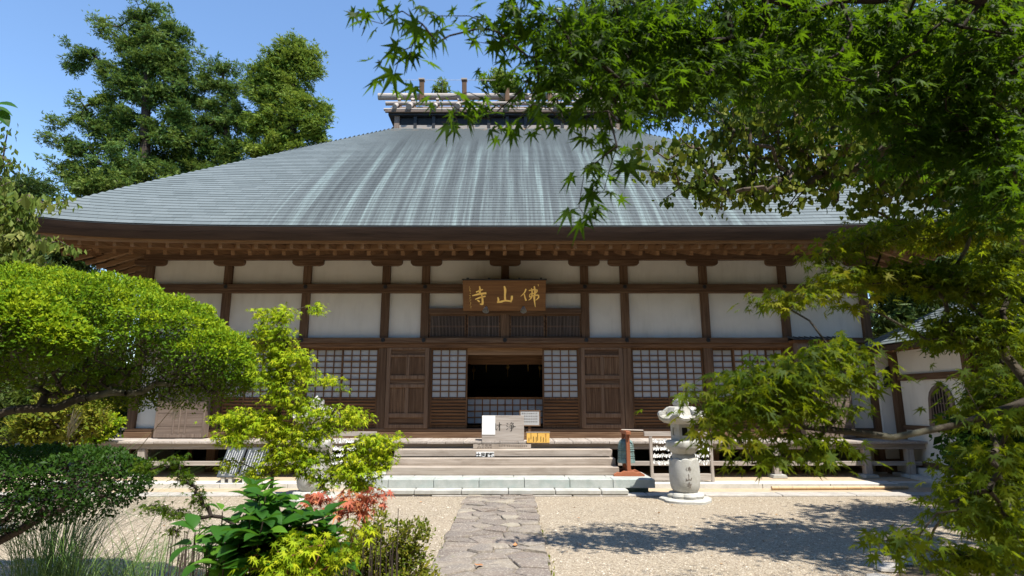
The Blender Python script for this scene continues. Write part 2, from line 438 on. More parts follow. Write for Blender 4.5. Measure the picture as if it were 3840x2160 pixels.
# ------------------------------------------------------------------ scattering of alike pieces
def tmpl(vs, fs):
    return np.array(vs, np.float32), np.array(fs, np.int32)
def leaf_star(lobes):
    ring = []
    for i, (a, r, nr) in enumerate(lobes):
        ring.append((a, r))
        if i < len(lobes) - 1: ring.append(((a + lobes[i + 1][0]) / 2, nr))
    ring = [(ring[0][0] - 20, 0.10)] + ring + [(ring[-1][0] + 20, 0.10)]
    vs = [(0, 0.02, 0.0)]
    for a, r in ring:
        x, y = r * math.sin(R(a)), r * math.cos(R(a))
        vs.append((x, y, -0.26 * r * r + (0.05 if r < 0.5 else 0)))
    return tmpl(vs, [(0, i + 1, i) for i in range(1, len(ring))])
T_MAPLE = leaf_star([(-126, .42, .26), (-84, .72, .28), (-41, .96, .30), (0, 1.06, .30), (41, .96, .28), (84, .72, .26), (126, .42, 0)])
T_MAPLE5 = leaf_star([(-100, .6, .27), (-48, .95, .30), (0, 1.08, .30), (48, .95, .27), (100, .6, 0)])
T_SMALL = tmpl([(0, 0, 0), (-.27, .5, .07), (.27, .5, .07), (0, 1, -.04), (0, .5, -.02)], [(0, 4, 1), (0, 2, 4), (1, 4, 3), (4, 2, 3)])
T_HEART = tmpl([(0, .06, 0), (-.32, -.06, .05), (-.48, .3, .08), (-.26, .72, .02), (0, 1, -.12), (.26, .72, .02), (.48, .3, .08), (.32, -.06, .05), (0, .5, -.03)],
               [(8, 0, 1), (8, 1, 2), (8, 2, 3), (8, 3, 4), (8, 4, 5), (8, 5, 6), (8, 6, 7), (8, 7, 0)])
def leaf_broad():
    vs, fs = [], []
    prof = [(0, .03), (.12, .17), (.28, .28), (.45, .32), (.62, .28), (.8, .17), (.92, .07), (1, .0)]
    for y, w in prof:
        z = -.38 * (y - .25) ** 2
        vs += [(-w, y, z + w * .32), (0, y, z), (w, y, z + w * .32)]
    for i in range(len(prof) - 1):
        a = i * 3; b = a + 3
        fs += [(a, a + 1, b), (a + 1, b + 1, b), (a + 1, a + 2, b + 1), (a + 2, b + 2, b + 1)]
    return tmpl(vs, fs)
T_BROAD = leaf_broad()
def spray(seed, n=6):
    r = random.Random(seed); vs, fs = [], []
    for i in range(n):
        a = r.uniform(-1.25, 1.25); l = r.uniform(.55, 1.0); e = r.uniform(-.45, .45); w = r.uniform(.07, .13)
        d = Vector((math.sin(a), math.cos(a), e)).normalized() * l
        s_ = d.cross(Vector((r.uniform(-1, 1), r.uniform(-1, 1), 1))).normalized() * w
        k = len(vs); vs += [tuple(d * .1 - s_ * .4), tuple(d * .62 + s_), tuple(d), tuple(d * .55 - s_)]
        fs += [(k, k + 1, k + 3), (k + 1, k + 2, k + 3)]
    return tmpl(vs, fs)
T_SPRAYS = [spray(i) for i in range(4)]

def unit(a): return a / np.maximum(np.linalg.norm(a, axis=1, keepdims=True), 1e-9)
def frames(t, n):
    y = unit(t); z = n - (n * y).sum(1, keepdims=True) * y; z = unit(z); x = np.cross(y, z)
    return x, y, z
def scatter(name, stuff, parent, mat, T, P, X, Y, Z, S, rnd, n_obj=0, smooth=False):
    """P centres, X/Y/Z frames, S sizes (n,) or (n,3). The n_obj pieces that show largest become parts; the rest one part of kind stuff."""
    Ts = T if isinstance(T, list) else [T]
    n = len(P); S3 = np.repeat(S[:, None], 3, 1) if S.ndim == 1 else S
    pick = np.zeros(n, bool)
    if n_obj:
        px, py, a = project(P)
        vis = (px > -60) & (px < 3900) & (py > -60) & (py < 2220) & (a > 0.3)
        score = np.where(vis, S3[:, 1] / a, 0)
        idx = np.argsort(-score)[:n_obj]
        pick[idx[score[idx] > 0]] = True
    org = np.array(WO[parent])
    if pick.any():
        NV = 6; meshes = {}
        for i in np.nonzero(pick)[0]:
            ti = i % len(Ts); q = min(NV - 1, int(rnd[i] * NV))
            if (ti, q) not in meshes:
                v, f = Ts[ti]
                meshes[ti, q] = np_mesh(name, mat, v, f, np.full(len(v), (q + .5) / NV), smooth)
            o = bpy.data.objects.new(name, meshes[ti, q]); COL.objects.link(o); o.parent = parent
            m = np.eye(4); m[:3, 0] = X[i] * S3[i, 0]; m[:3, 1] = Y[i] * S3[i, 1]; m[:3, 2] = Z[i] * S3[i, 2]; m[:3, 3] = P[i] - org
            o.matrix_local = Matrix(m.tolist())
    rest = np.nonzero(~pick)[0]
    if len(rest):
        Vs, Fs, As, off = [], [], [], 0
        for ti in range(len(Ts)):
            ids = rest[rest % len(Ts) == ti]
            if not len(ids): continue
            v, f = Ts[ti]
            s3 = S3[ids]
            W = (P[ids] - org)[:, None, :] + (v[None, :, 0:1] * s3[:, None, 0:1]) * X[ids][:, None, :] + (v[None, :, 1:2] * s3[:, None, 1:2]) * Y[ids][:, None, :] + (v[None, :, 2:3] * s3[:, None, 2:3]) * Z[ids][:, None, :]
            Vs.append(W.reshape(-1, 3))
            Fs.append((f[None] + (np.arange(len(ids)) * len(v))[:, None, None] + off).reshape(-1, f.shape[1]))
            As.append(np.repeat(rnd[ids], len(v))); off += len(ids) * len(v)
        o = np_obj(stuff, np_mesh(stuff, mat, np.concatenate(Vs), np.concatenate(Fs), np.concatenate(As), smooth), parent)
        o['kind'] = 'stuff'
        return o

def tubes(name, mat, parent, P0, P1, R0, R1, n=5):
    P0, P1 = np.asarray(P0, float), np.asarray(P1, float); R0, R1 = np.asarray(R0, float), np.asarray(R1, float)
    d = unit(P1 - P0); ref = np.where(np.abs(d[:, 2:3]) < .9, np.array([[0, 0, 1.]]), np.array([[1., 0, 0]]))
    a = unit(np.cross(d, ref)); b = np.cross(d, a)
    th = np.arange(n) * 2 * np.pi / n; c, s_ = np.cos(th), np.sin(th)
    ring = a[:, None, :] * c[None, :, None] + b[:, None, :] * s_[None, :, None]
    V = np.concatenate([P0[:, None] + ring * R0[:, None, None], P1[:, None] + ring * R1[:, None, None]], 1)
    i = np.arange(n); j = (i + 1) % n
    f = np.stack([i, j, n + j, n + i], 1)
    Fq = (f[None] + (np.arange(len(P0)) * 2 * n)[:, None, None]).reshape(-1, 4)
    V = V.reshape(-1, 3) - np.array(WO[parent])
    return np_obj(name, np_mesh(name, mat, V, Fq, None, True), parent)

def skeleton(trunk, A, step, rng, wob=0.06):
    """Nodes grown from a trunk polyline out to the twig tips A: positions, parents."""
    N = [np.array(trunk[0], float)]; par = [-1]
    for p in trunk[1:]:
        p = np.array(p, float); q = N[-1]; k = max(1, int(np.linalg.norm(p - q) / step)); base = len(N) - 1
        for i in range(1, k + 1):
            N.append(q + (p - q) * i / k); par.append(len(N) - 2)
    buf = np.zeros((len(N) + len(A) * 60 + 10, 3)); m = len(N); buf[:m] = N
    ref = np.array(N).mean(0)
    order = np.argsort(np.linalg.norm(A[:, None] - np.array(N)[None], axis=2).min(1))
    tips = []
    for ai in order:
        a = A[ai]; dist = np.linalg.norm(buf[:m] - a, axis=1); j = int(np.argmin(dist)); d = dist[j]
        k = min(50, max(1, int(d / step))); p0 = buf[j].copy()
        side = rng.normal(size=3) * d * wob
        for i in range(1, k + 1):
            t = i / k
            buf[m] = p0 + (a - p0) * t + side * math.sin(math.pi * t) + np.array([0, 0, d * .08 * math.sin(math.pi * t)])
            par.append(j if i == 1 else m - 1); m += 1
        tips.append(m - 1)
    return buf[:m].copy(), np.array(par), tips
def wood_of(name, mat, parent, trunk, A, step, rng, r_tip, r_trunk, pw=2.3, wob=.06, sides=6):
    N, par, tips = skeleton(trunk, A, step, rng, wob)
    cnt = np.zeros(len(N)); cnt[tips] += 1
    for i in range(len(N) - 1, 0, -1): cnt[par[i]] += cnt[i]
    rad = r_tip * np.maximum(cnt, 1) ** (1 / pw); rad = np.minimum(rad, r_trunk)
    nt = 1
    e = np.arange(1, len(N))
    r1 = rad[e]; r0 = np.minimum(rad[par[e]], r1 * 1.35)
    return tubes(name, mat, parent, N[par[e]], N[e], r0, r1, sides)

def blob(px, py, rx, ry, Y, dep=1.0):
    c = np.array(at(px, py, Y)); k = depth_of(c) / F
    return c, np.array([rx * k, max(rx, ry) * k * dep, ry * k])
def in_blobs(blobs, n, rng, shell=0.5):
    vol = np.array([b[1][0] * b[1][1] * b[1][2] for b in blobs]) ** .8; idx = rng.choice(len(blobs), n, p=vol / vol.sum())
    d = unit(rng.normal(size=(n, 3))); r = rng.random(n) ** shell
    C = np.array([b[0] for b in blobs])[idx]; Rr = np.array([b[1] for b in blobs])[idx]
    return C + d * r[:, None] * Rr, d, idx

def foliage(parent, A, per, spread, size, T, mat, mode, rng, n_obj=0, name='leaf', stuff='crown', flat=1.0, tint=None, tintspread=.35, size_var=.3, out=None):
    n = len(A) * per
    ai = np.repeat(np.arange(len(A)), per)
    off = rng.normal(size=(n, 3)) * spread * .55; off[:, 2] *= flat
    P = A[ai] + off
    jit = rng.normal(size=(n, 3))
    if mode == 'flat':
        nr = np.array([0, 0, 1.]) + jit * .38; tp = off + rng.normal(size=(n, 3)) * spread * .4; tp[:, 2] = -np.abs(tp[:, 2]) - .25 * spread
    elif mode == 'droop':
        tp = np.array([0, 0, -1.]) + jit * .35; nr = rng.normal(size=(n, 3)); nr[:, 2] *= .4
    elif mode == 'up':
        o_ = out[ai] if out is not None else off
        tp = unit(o_) + jit * .6 + np.array([0, 0, .35]); nr = np.array([.25, -.3, 1.]) + unit(o_) * .5 + rng.normal(size=(n, 3)) * .45
    else:
        tp = jit; nr = rng.normal(size=(n, 3))
    X, Y, Z = frames(tp, nr)
    S = size * np.exp(rng.normal(size=n) * size_var)
    base = rng.random(len(A)) if tint is None else tint
    rn = np.clip(base[ai] + (rng.random(n) - .5) * 2 * tintspread, 0, .999)
    return scatter(name, stuff, parent, mat, T, P, X, Y, Z, S, rn, n_obj, T is T_MAPLE or T is T_MAPLE5 or T is T_HEART)

# ================================================================== GROUND
def flat(name, mat, x0, x1, y0, y1, z, kind='structure', parent=None):
    o = MB().add([(x0, y0, z), (x1, y0, z), (x1, y1, z), (x0, y1, z)], [(0, 1, 2, 3)]).build(name, mat, parent)
    if parent is None: o['kind'] = kind
    return o
flat('ground', M['soil'], -400, 400, -300, 700, -0.012)
flat('gravel_yard', M['gravel'], -13, 12.5, -3, 11.0, 0.0)
flat('earth_strip', M['earth'], -11, 12.5, 11.0, 26, 0.004)
kerb = thing('kerb_strip', None, None, (0, 11.1, 0)); kerb['kind'] = 'structure'
kx = -10.6
while kx < 8.6:
    w = random.uniform(1.0, 1.6)
    if not (-3.0 < kx + w / 2 < 3.0) or True:
        MB().box(kx + .008, kx + w - .008, 10.98 + random.uniform(-.012, .012), 11.34, -0.01, 0.032 + random.uniform(-.004, .004)).build('kerb_stone', M['rough'], kerb, bevel=.012)
    kx += w
# loose pebbles lying on the gravel
N = 42000
gy = 5.6 + 5.4 * RNG.random(N) ** 1.25
gx = (RNG.random(N) - .5) * 2 * (1.0 + gy * .92)
ok = ~((gx > -.62) & (gx < .52)) & (gx > -12) & (gx < 11)
gx, gy = gx[ok], gy[ok]; N = len(gx)
peb = tmpl([(1, 0, .1), (-1, 0, .1), (0, 1, .1), (0, -1, .1), (0, 0, .75)], [(0, 2, 4), (2, 1, 4), (1, 3, 4), (3, 0, 4)])
th = RNG.random(N) * 6.28
X = np.stack([np.cos(th), np.sin(th), 0 * th], 1); Y = np.stack([-np.sin(th), np.cos(th), 0 * th], 1); Z = np.tile([0, 0, 1.], (N, 1))
S = .0075 * np.exp(RNG.normal(size=N) * .35)
gr = thing('gravel', None, None, (0, 0, 0))
scatter('pebble', 'gravel_bits', gr, M['pebble'], peb, np.stack([gx, gy, 0 * gx], 1), X, Y, Z, np.stack([S * 1.1, S * .85, S], 1), RNG.random(N))
gb = [o for o in gr.children][0]; gb.parent = None; gb.name = 'loose_gravel'; gb['kind'] = 'stuff'
bpy.data.objects.remove(gr)

# flagstone path: irregular flags, each a stone of its own
path = thing('stone_path', None, None, (0, 8, 0)); path['kind'] = 'structure'
flat('path_bed', M['grit'], -.66, .56, 4.6, 11.0, 0.013, parent=path)
def clip_poly(poly, p, nrm):
    out = []
    for i in range(len(poly)):
        a, b = poly[i], poly[(i + 1) % len(poly)]
        da = (a[0] - p[0]) * nrm[0] + (a[1] - p[1]) * nrm[1]; db = (b[0] - p[0]) * nrm[0] + (b[1] - p[1]) * nrm[1]
        if da <= 0: out.append(a)
        if (da < 0 < db) or (db < 0 < da):
            t = da / (da - db); out.append((a[0] + (b[0] - a[0]) * t, a[1] + (b[1] - a[1]) * t))
    return out
seeds = []
y = 4.6; row = 0
while y < 11.05:
    h = random.uniform(.13, .23); k = random.choice([2, 3, 3, 4, 4])
    cuts = sorted([random.uniform(.2, .8) for _ in range(k - 1)])
    for i in range(k):
        seeds.append((-.66 + 1.22 * (i + .5 + random.uniform(-.26, .26)) / k, y + h / 2 + random.uniform(-.08, .08)))
    y += h; row += 1
for i, s_ in enumerate(seeds):
    poly = [(-.67 + random.uniform(-.03, .03), 4.6), (.56 + random.uniform(-.03, .03), 4.6), (.57 + random.uniform(-.03, .03), 11.02), (-.66 + random.uniform(-.03, .03), 11.02)]
    for j, q in enumerate(seeds):
        if i == j or abs(q[1] - s_[1]) > 1.4: continue
        mx, my = (s_[0] + q[0]) / 2, (s_[1] + q[1]) / 2; dx, dy = (q[0] - s_[0]), (q[1] - s_[1]) * 1.35; L = math.hypot(dx, dy)
        gap = .0055
        poly = clip_poly(poly, (mx - dx / L * gap, my - dy / L * gap), (dx / L, dy / L))
        if len(poly) < 3: break
    if len(poly) < 3: continue
    cx_ = sum(p[0] for p in poly) / len(poly); cy_ = sum(p[1] for p in poly) / len(poly)
    hh = random.uniform(.022, .046)
    dense = []
    for a in range(len(poly)):
        p, q = poly[a], poly[(a + 1) % len(poly)]; L = math.hypot(q[0] - p[0], q[1] - p[1]); k = max(1, int(L / .13))
        for t in range(k):
            f = t / k; jx, jy = (random.gauss(0, .016), random.gauss(0, .016)) if t else (0, 0)
            dense.append((p[0] + (q[0] - p[0]) * f + jx, p[1] + (q[1] - p[1]) * f + jy))
    n = len(dense); vs = []
    tx, ty = random.gauss(0, .012), random.gauss(0, .012)
    for ins, z in ((1.0, 0.0), (.985, hh * .6), (.93, hh * .93), (.62, hh + .003)):
        for (a, b) in dense:
            vs.append((cx_ + (a - cx_) * ins, cy_ + (b - cy_) * ins, z + (random.gauss(0, .0028) if z else 0) + ((a - cx_) * tx + (b - cy_) * ty if z > .01 else 0)))
    vs.append((cx_, cy_, hh + random.uniform(-.002, .006)))
    fs = []
    for lv in range(3):
        for a in range(n): fs.append((lv * n + a, lv * n + (a + 1) % n, (lv + 1) * n + (a + 1) % n, (lv + 1) * n + a))
    for a in range(n): fs.append((3 * n + a, 3 * n + (a + 1) % n, 4 * n))
    MB().add(vs, fs).build('paving_stone', M['flag'], path, smooth=True)

# ================================================================== TEMPLE HALL
WY = 13.82                                             # front plane of the posts
BAY = 1.955
DECK = 0.86
YC, HX0, HY0 = 19.35, 10.8, 7.38                       # roof: centre, half sizes of the eave line
hall = thing('temple_hall', 'wide white and brown timber temple hall under a grey blue hipped copper roof', 'temple', (0, WY, 0))

def roof_h(d): return 5.42 + .785 * d + .38 * (1 - math.exp(-d / 1.25))
def roof_up(x, yy, d):                                  # the eave corners sweep up a little
    hx, hy = HX0 - d, HY0 - d
    return .30 * math.exp(-(max(0, hx - abs(x)) + max(0, hy - abs(yy))) / 1.7) * math.exp(-d / 1.6)
def ring(d, rc):
    hx, hy = HX0 - d, HY0 - d; pts = []
    def arc(cx_, cy_, a0):
        for i in range(1, 6):
            a = R(a0 + 90 * i / 6); pts.append((cx_ + rc * math.cos(a), cy_ + rc * math.sin(a)))
    for i in range(61): pts.append((-hx + rc + (2 * hx - 2 * rc) * i / 60, -hy))
    arc(hx - rc, -hy + rc, -90)
    for i in range(25): pts.append((hx, -hy + rc + (2 * hy - 2 * rc) * i / 24))
    arc(hx - rc, hy - rc, 0)
    for i in range(31): pts.append((hx - rc - (2 * hx - 2 * rc) * i / 30, hy))
    arc(-hx + rc, hy - rc, 90)
    for i in range(25): pts.append((-hx, hy - rc - (2 * hy - 2 * rc) * i / 24))
    arc(-hx + rc, -hy + rc, 180)
    return pts
def loft(mb, rings):
    n = len(rings[0]); vs = [p for r in rings for p in r]; fs = []
    for k in range(len(rings) - 1):
        for i in range(n):
            j = (i + 1) % n; fs.append((k * n + i, k * n + j, (k + 1) * n + j, (k + 1) * n + i))
    return mb.add(vs, fs)
DM = 6.77
def rrad(d): return .05 + .55 * (1 - d / DM)
def top_ring(d, dz=0.0):
    return [(x, YC + y, roof_h(d) + roof_up(x, y, d) + dz) for x, y in ring(d, rrad(d))]
mb = MB(); loft(mb, [top_ring(d, -.012) for d in [0.02, .2, .4, .7, 1.0, 1.4, 2, 3, 4, 5, 6, DM]])
tr = top_ring(DM, -.012); mb.add(tr, [tuple(range(len(tr)))])
roof = mb.build('roof', M['copperedge'], hall, smooth=True)
# thick dark eave edge
def low_ring(inset, dz):
    return [(x, YC + y, 5.42 + roof_up(x, y, 0) + dz) for x, y in ring(inset, .6)]
mb = MB(); loft(mb, [low_ring(0.0, -.004), low_ring(.03, -.10), low_ring(.07, -.19), low_ring(.12, -.265), low_ring(.45, -.262)])
mb.build('eave_fascia', M['fascia'], hall, smooth=True)
# copper tiles on the two long slopes and the two short ones
def tile_rows(side):
    P, X, Y, Z, S = [], [], [], [], []
    ds, s = .145, 0.03; d = .03; row = 0
    while d < DM - .05:
        e = .02; hp = (roof_h(d + e) - roof_h(d)) / e
        half = (HX0 if side in 'fb' else HY0) - d - (rrad(d) * .35 if d < 4 else .03)
        off = (row % 2) * .21 + random.uniform(-.05, .05) + .02
        a = -half
        edges = [-half] + [q for q in np.arange(-half - off, half, .42) if -half + .06 < q < half - .06] + [half]
        for k in range(len(edges) - 1):
            w = edges[k + 1] - edges[k]; c = (edges[k] + edges[k + 1]) / 2
            def zz(u):
                return roof_h(d) + (roof_up(u, -(HY0 - d), d) if side in 'fb' else roof_up(HX0 - d, u, d))
            sl = (zz(c + .05) - zz(c - .05)) / .1
            if side == 'f': p = (c, YC - HY0 + d, zz(c)); x = (1, 0, sl); y = (0, 1, hp)
            elif side == 'b': p = (c, YC + HY0 - d, zz(c)); x = (-1, 0, -sl); y = (0, -1, hp)
            elif side == 'l': p = (-HX0 + d, YC + c, zz(c)); x = (0, -1, -sl); y = (1, 0, hp)
            else: p = (HX0 - d, YC + c, zz(c)); x = (0, 1, sl); y = (-1, 0, hp)
            P.append(p); X.append(x); Y.append(y); S.append((w - .004, ds, 1.0))
        d += ds / math.sqrt(1 + hp * hp); row += 1
    X = unit(np.array(X, float)); Y = unit(np.array(Y, float)); Z = unit(np.cross(X, Y)); Y = np.cross(Z, X)
    return np.array(P, float), X, Y, Z, np.array(S, float)
TILE = tmpl([(-.5, -.02, .006), (.5, -.02, .006), (.5, 1.06, -.004), (-.5, 1.06, -.004), (-.5, -.02, .016), (.5, -.02, .016), (.5, 1.06, .005), (-.5, 1.06, .005)],
            [(4, 5, 6), (4, 6, 7), (0, 1, 5), (0, 5, 4), (1, 2, 6), (1, 6, 5), (3, 0, 4), (3, 4, 7)])
rows = [tile_rows(s_) for s_ in 'fblr']
P, X, Y, Z, S = (np.concatenate([r[i] for r in rows]) for i in range(5))
scatter('roof_tile', 'roof_tiling', roof, M['copper'], TILE, P, X, Y, Z, S, RNG.random(len(P)), 300)

# ridge crown of logs over a dark louvred box
ridge = thing('ridge_crown', None, None, (0, YC, roof_h(DM))); ridge.parent = hall
ridge.location = WO[ridge] - WO[hall]
zb = roof_h(DM)
MB().box(-3.96, 3.96, YC - .52, YC + .52, zb - .02, zb + .498).build('crown_box', M['black'], ridge)
for k in range(13):
    x = -3.9 + 7.8 * k / 12
    MB().box(x - (.09 if k in (0, 12) else .055), x + (.09 if k in (0, 12) else .055), YC - .60, YC - .522, zb - .01, zb + .498).build('crown_strut', M['iron'] if k not in (0, 12) else M['shut_z'], ridge)
MB().box(-3.98, 3.98, YC - .585, YC - .524, zb + .0, zb + .15).build('crown_sill', M['grey_x'], ridge)
MB().box(-4.2, 4.2, YC - .66, YC + .66, zb + .50, zb + .575).build('crown_plate', M['iron'], ridge)
for sgn in (-1, 1):
    MB().beam((-4.3, YC + sgn * .70, zb + .605), (4.3, YC + sgn * .70, zb + .605), .10, .05).build('crown_edge_board', M['shut_x'], ridge)
    MB().cyl((-4.35, YC + sgn * .70, zb + .685), (4.35, YC + sgn * .70, zb + .685), .05, n=10).build('crown_log', M['grey_x'], ridge, smooth=True)
    MB().cyl((-4.36, YC + sgn * .44, zb + 1.06), (4.36, YC + sgn * .44, zb + 1.06), .075, n=12).build('crown_log', M['grey_x'], ridge, smooth=True)
    bm_ = MB().add([(-4.2, YC + sgn * .74, zb + .66), (4.2, YC + sgn * .74, zb + .66), (4.2, YC + sgn * .05, zb + 1.16), (-4.2, YC + sgn * .05, zb + 1.16),
                    (-4.2, YC + sgn * .74, zb + .60), (4.2, YC + sgn * .74, zb + .60), (4.2, YC + sgn * .05, zb + 1.08), (-4.2, YC + sgn * .05, zb + 1.08)],
                   [(0, 1, 2, 3), (7, 6, 5, 4), (0, 4, 5, 1), (1, 5, 6, 2), (2, 6, 7, 3), (3, 7, 4, 0)])
    bm_.build('crown_bark_slope', M['shut_x'], ridge)
xs = [-3.95, -3.45, -2.55, -1.75, -.85, 0, .85, 1.75, 2.55, 3.45, 3.95]
for k, x in enumerate(xs):
    r = .095 if k % 2 else .075
    for sgn in (-1, 1):
        MB().cyl((x, YC + sgn * .84, zb + .73), (x, YC - sgn * .14, zb + 1.42), r * 1.1, r * .8, 12).build('crown_saddle', M['grey_y'], ridge, smooth=True)
MB().cyl((-4.75, YC, zb + 1.58), (4.75, YC, zb + 1.58), .125, .115, 14).build('ridge_log', M['grey_x'], ridge, smooth=True)
for x in (-3.1, -1.55, 0, 1.55, 3.1):
    MB().beam((x, YC - .26, zb + 1.12), (x - .02, YC - .27, zb + 2.06), .165, .14, up=(0, 1, 0)).build('ridge_stake', M['post_z'], ridge, bevel=.02)
    MB().box(x - .125, x + .085, YC - .38, YC - .16, zb + 2.06, zb + 2.11).build('stake_cap', M['grey_x'], ridge)
for x in (-3.75, -2.4, -.75, 1.0, 2.4, 3.75):
    MB().cyl((x, YC, zb + 1.6), (x, YC, zb + 2.25), .012, n=5).build('conductor_rod', M['iron'], ridge)
MB().cyl((-4.2, YC, zb + 2.25), (4.2, YC, zb + 2.25), .008, n=5).build('conductor_wire', M['steel'], ridge)

# rafters and boards under the eave
def soffit(name, mat, a, b):
    mb = MB(); loft(mb, [[(x, YC + y, z) for (x, y), z in zip(ring(a[0], a[2]), [a[1] + .75 * roof_up(x, y, 0) for x, y in ring(a[0], a[2])])],
                         [(x, YC + y, z) for (x, y), z in zip(ring(b[0], b[2]), [b[1] + .75 * b[3] * roof_up(x, y, 0) for x, y in ring(b[0], b[2])])]])
    return mb.build(name, mat, hall)
soffit('eave_board', M['eave_x'], (.20, 5.09, .5), (.17, 5.20, .5, 1))
soffit('eave_soffit', M['eave_x'], (.24, 5.205, .5), (.80, 5.29, .45, .6))
soffit('eave_inner_board', M['eave_x'], (.80, 5.10, .45), (.79, 5.285, .45, .6))
soffit('eave_inner_soffit', M['eave_x'], (.79, 5.24, .45), (2.06, 5.62, .2, 0))
fly = MB().beam((0, .66, .155), (0, 0, 0), .075, .10).mesh('flying_rafter', M['eave_y'])
low = MB().beam((0, 1.15, .37), (0, 0, 0), .085, .105).mesh('rafter', M['eave_y'])
yf = YC - HY0
nr_ = 27
for i in range(-nr_, nr_ + 1):
    x = i * .391
    u = roof_up(x, -HY0, 0)
    if abs(x) < 10.2: rep('flying_rafter', fly, hall, (x, yf + .25, 5.05 + .75 * u))
    if abs(x) < 9.7: rep('rafter', low, hall, (x, yf + .82, 5.045 + .45 * u))
for sgn in (-1, 1):
    for i in range(0, 30):
        y_ = yf + .9 + i * .391
        u = roof_up(HX0, y_ - YC, 0)
        rz = R(-90) if sgn < 0 else R(90)
        rep('flying_rafter', fly, hall, (sgn * (HX0 - .25), y_, 5.05 + .75 * u), (0, 0, rz))
        if i > 1: rep('rafter', low, hall, (sgn * (HX0 - .82), y_, 5.045 + .45 * u), (0, 0, rz))
    MB().beam((sgn * 8.6, WY + .2, 5.52), (sgn * (HX0 - .30), yf + .30, 5.20), .15, .19).build('hip_rafter', M['eave_y'], hall)

# front frame
XS = [s_ * b * BAY for b in (1, 1.5, 2.5, 3.5, 4.5) for s_ in (-1, 1)]
pw = .098
for x in XS:
    top = 4.99
    full = abs(abs(x) - BAY) > .01
    MB().box(x - pw, x + pw, WY, WY + .2, 0.10 if full else 3.2, top).build('post', M['post_z'], hall, bevel=.008)
MB().box(-pw, pw, WY + .004, WY + .2, 4.52, 4.99).build('strut', M['post_z'], hall)
MB().box(-pw - .01, pw + .01, WY + .004, WY + .2, 3.205, 3.925).build('strut', M['post_z'], hall)
MB().box(-8.95, 8.95, WY - .012, WY + .19, 5.146, 5.385).build('wall_plate_beam', M['post_x'], hall, bevel=.01)
br = [(-.385, .15), (-.385, .065), (-.35, .022), (-.27, .0), (.27, .0), (.35, .022), (.385, .065), (.385, .15)]
bme = MB().prism_y(br, -.015, .17).mesh('boat_bracket', M['post_x'])
for x in XS + [0]: rep('boat_bracket', bme, hall, (x, WY, 4.996), bevel=.006)
for sgn in (-1, 1):                                      # beam ends crossing at the corner posts
    for z in (5.05, 4.75): MB().box(sgn * 8.80 - (0.35 if sgn < 0 else 0), sgn * 8.80 + (.35 if sgn > 0 else 0), WY + .03, WY + .14, z, z + .13).build('beam_nose', M['post_x'], hall)
def hbeam(name, z0, z1, y, x0=-8.9, x1=8.9, mat='post_x'):
    return MB().box(x0, x1, y, WY + .16, z0, z1).build(name, M[mat], hall, bevel=.006)
hbeam('tie_beam', 4.372, 4.52, WY - .055)
hbeam('tie_beam', 4.311, 4.370, WY - .02)
hbeam('tie_beam', 3.784, 3.928, WY - .03, -BAY + pw + .002, BAY - pw - .002)
hbeam('tie_beam', 3.074, 3.204, WY - .062)
hbeam('door_head_beam', 2.966, 3.072, WY - .03, mat='slat_x')
hbeam('door_sill_beam', 1.005, 1.078, WY - .01)
hbeam('base_beam', .70, .995, WY - .05)
nail = MB().cyl((0, 0, 0), (0, -.022, 0), .052, .04, 12).mesh('nail_cover', M['iron'])
for x in XS + [0]:
    if x: rep('nail_cover', nail, hall, (x, WY - .055, 4.455))
    rep('nail_cover', nail, hall, (x, WY - .062, 3.145))
# plaster
def panel(x0, x1, z0, z1): MB().box(x0, x1, WY + .085, WY + .13, z0, z1).build('plaster_panel', M['plaster'], hall)
order = sorted(XS + [0])
for a, b in zip(order[:-1], order[1:]):
    panel(a + pw, b - pw, 4.522, 5.144)
nz = sorted(XS)
for a, b in zip(nz[:-1], nz[1:]):
    if abs(a + b) < .01: continue
    panel(a + pw, b - pw, 3.206, 4.309)
panel(-BAY + pw, -pw - .012, 3.93, 4.309); panel(pw + .012, BAY - pw, 3.93, 4.309)
panel(-BAY + pw, BAY - pw, 4.313, 4.52)
# close slatted grilles above the entrance
for k in range(4):
    x0 = (-BAY + pw + .01, -.93, pw + .02, .99)[k]; x1 = (-.95, -pw - .02, .97, BAY - pw - .01)[k]
    g = thing('slatted_grille', None, None, (x0, WY, 3.23)); g.parent = hall; g.location = WO[g] - WO[hall]
    fr = MB()
    fr.box(x0, x1, WY + .03, WY + .07, 3.745, 3.782).box(x0, x1, WY + .03, WY + .07, 3.206, 3.245)
    fr.box(x0, x0 + .03, WY + .032, WY + .068, 3.245, 3.745).box(x1 - .03, x1, WY + .032, WY + .068, 3.245, 3.745)
    fr.box(x0 + .03, x1 - .03, WY + .052, WY + .062, 3.47, 3.51)
    fr.build('grille_frame', M['door_x'], g)
    sl_ = MB(); n = int((x1 - x0 - .06) / .0335)
    for i in range(n):
        x = x0 + .03 + (x1 - x0 - .06) * (i + .5) / n
        sl_.box(x - .008, x + .008, WY + .034, WY + .05, 3.245, 3.745)
    o = sl_.build('grille_slats', M['shut_z'], g); o['kind'] = 'stuff'
    MB().box(x0 + .03, x1 - .03, WY + .085, WY + .09, 3.245, 3.745).build('grille_backing', M['black'], g)

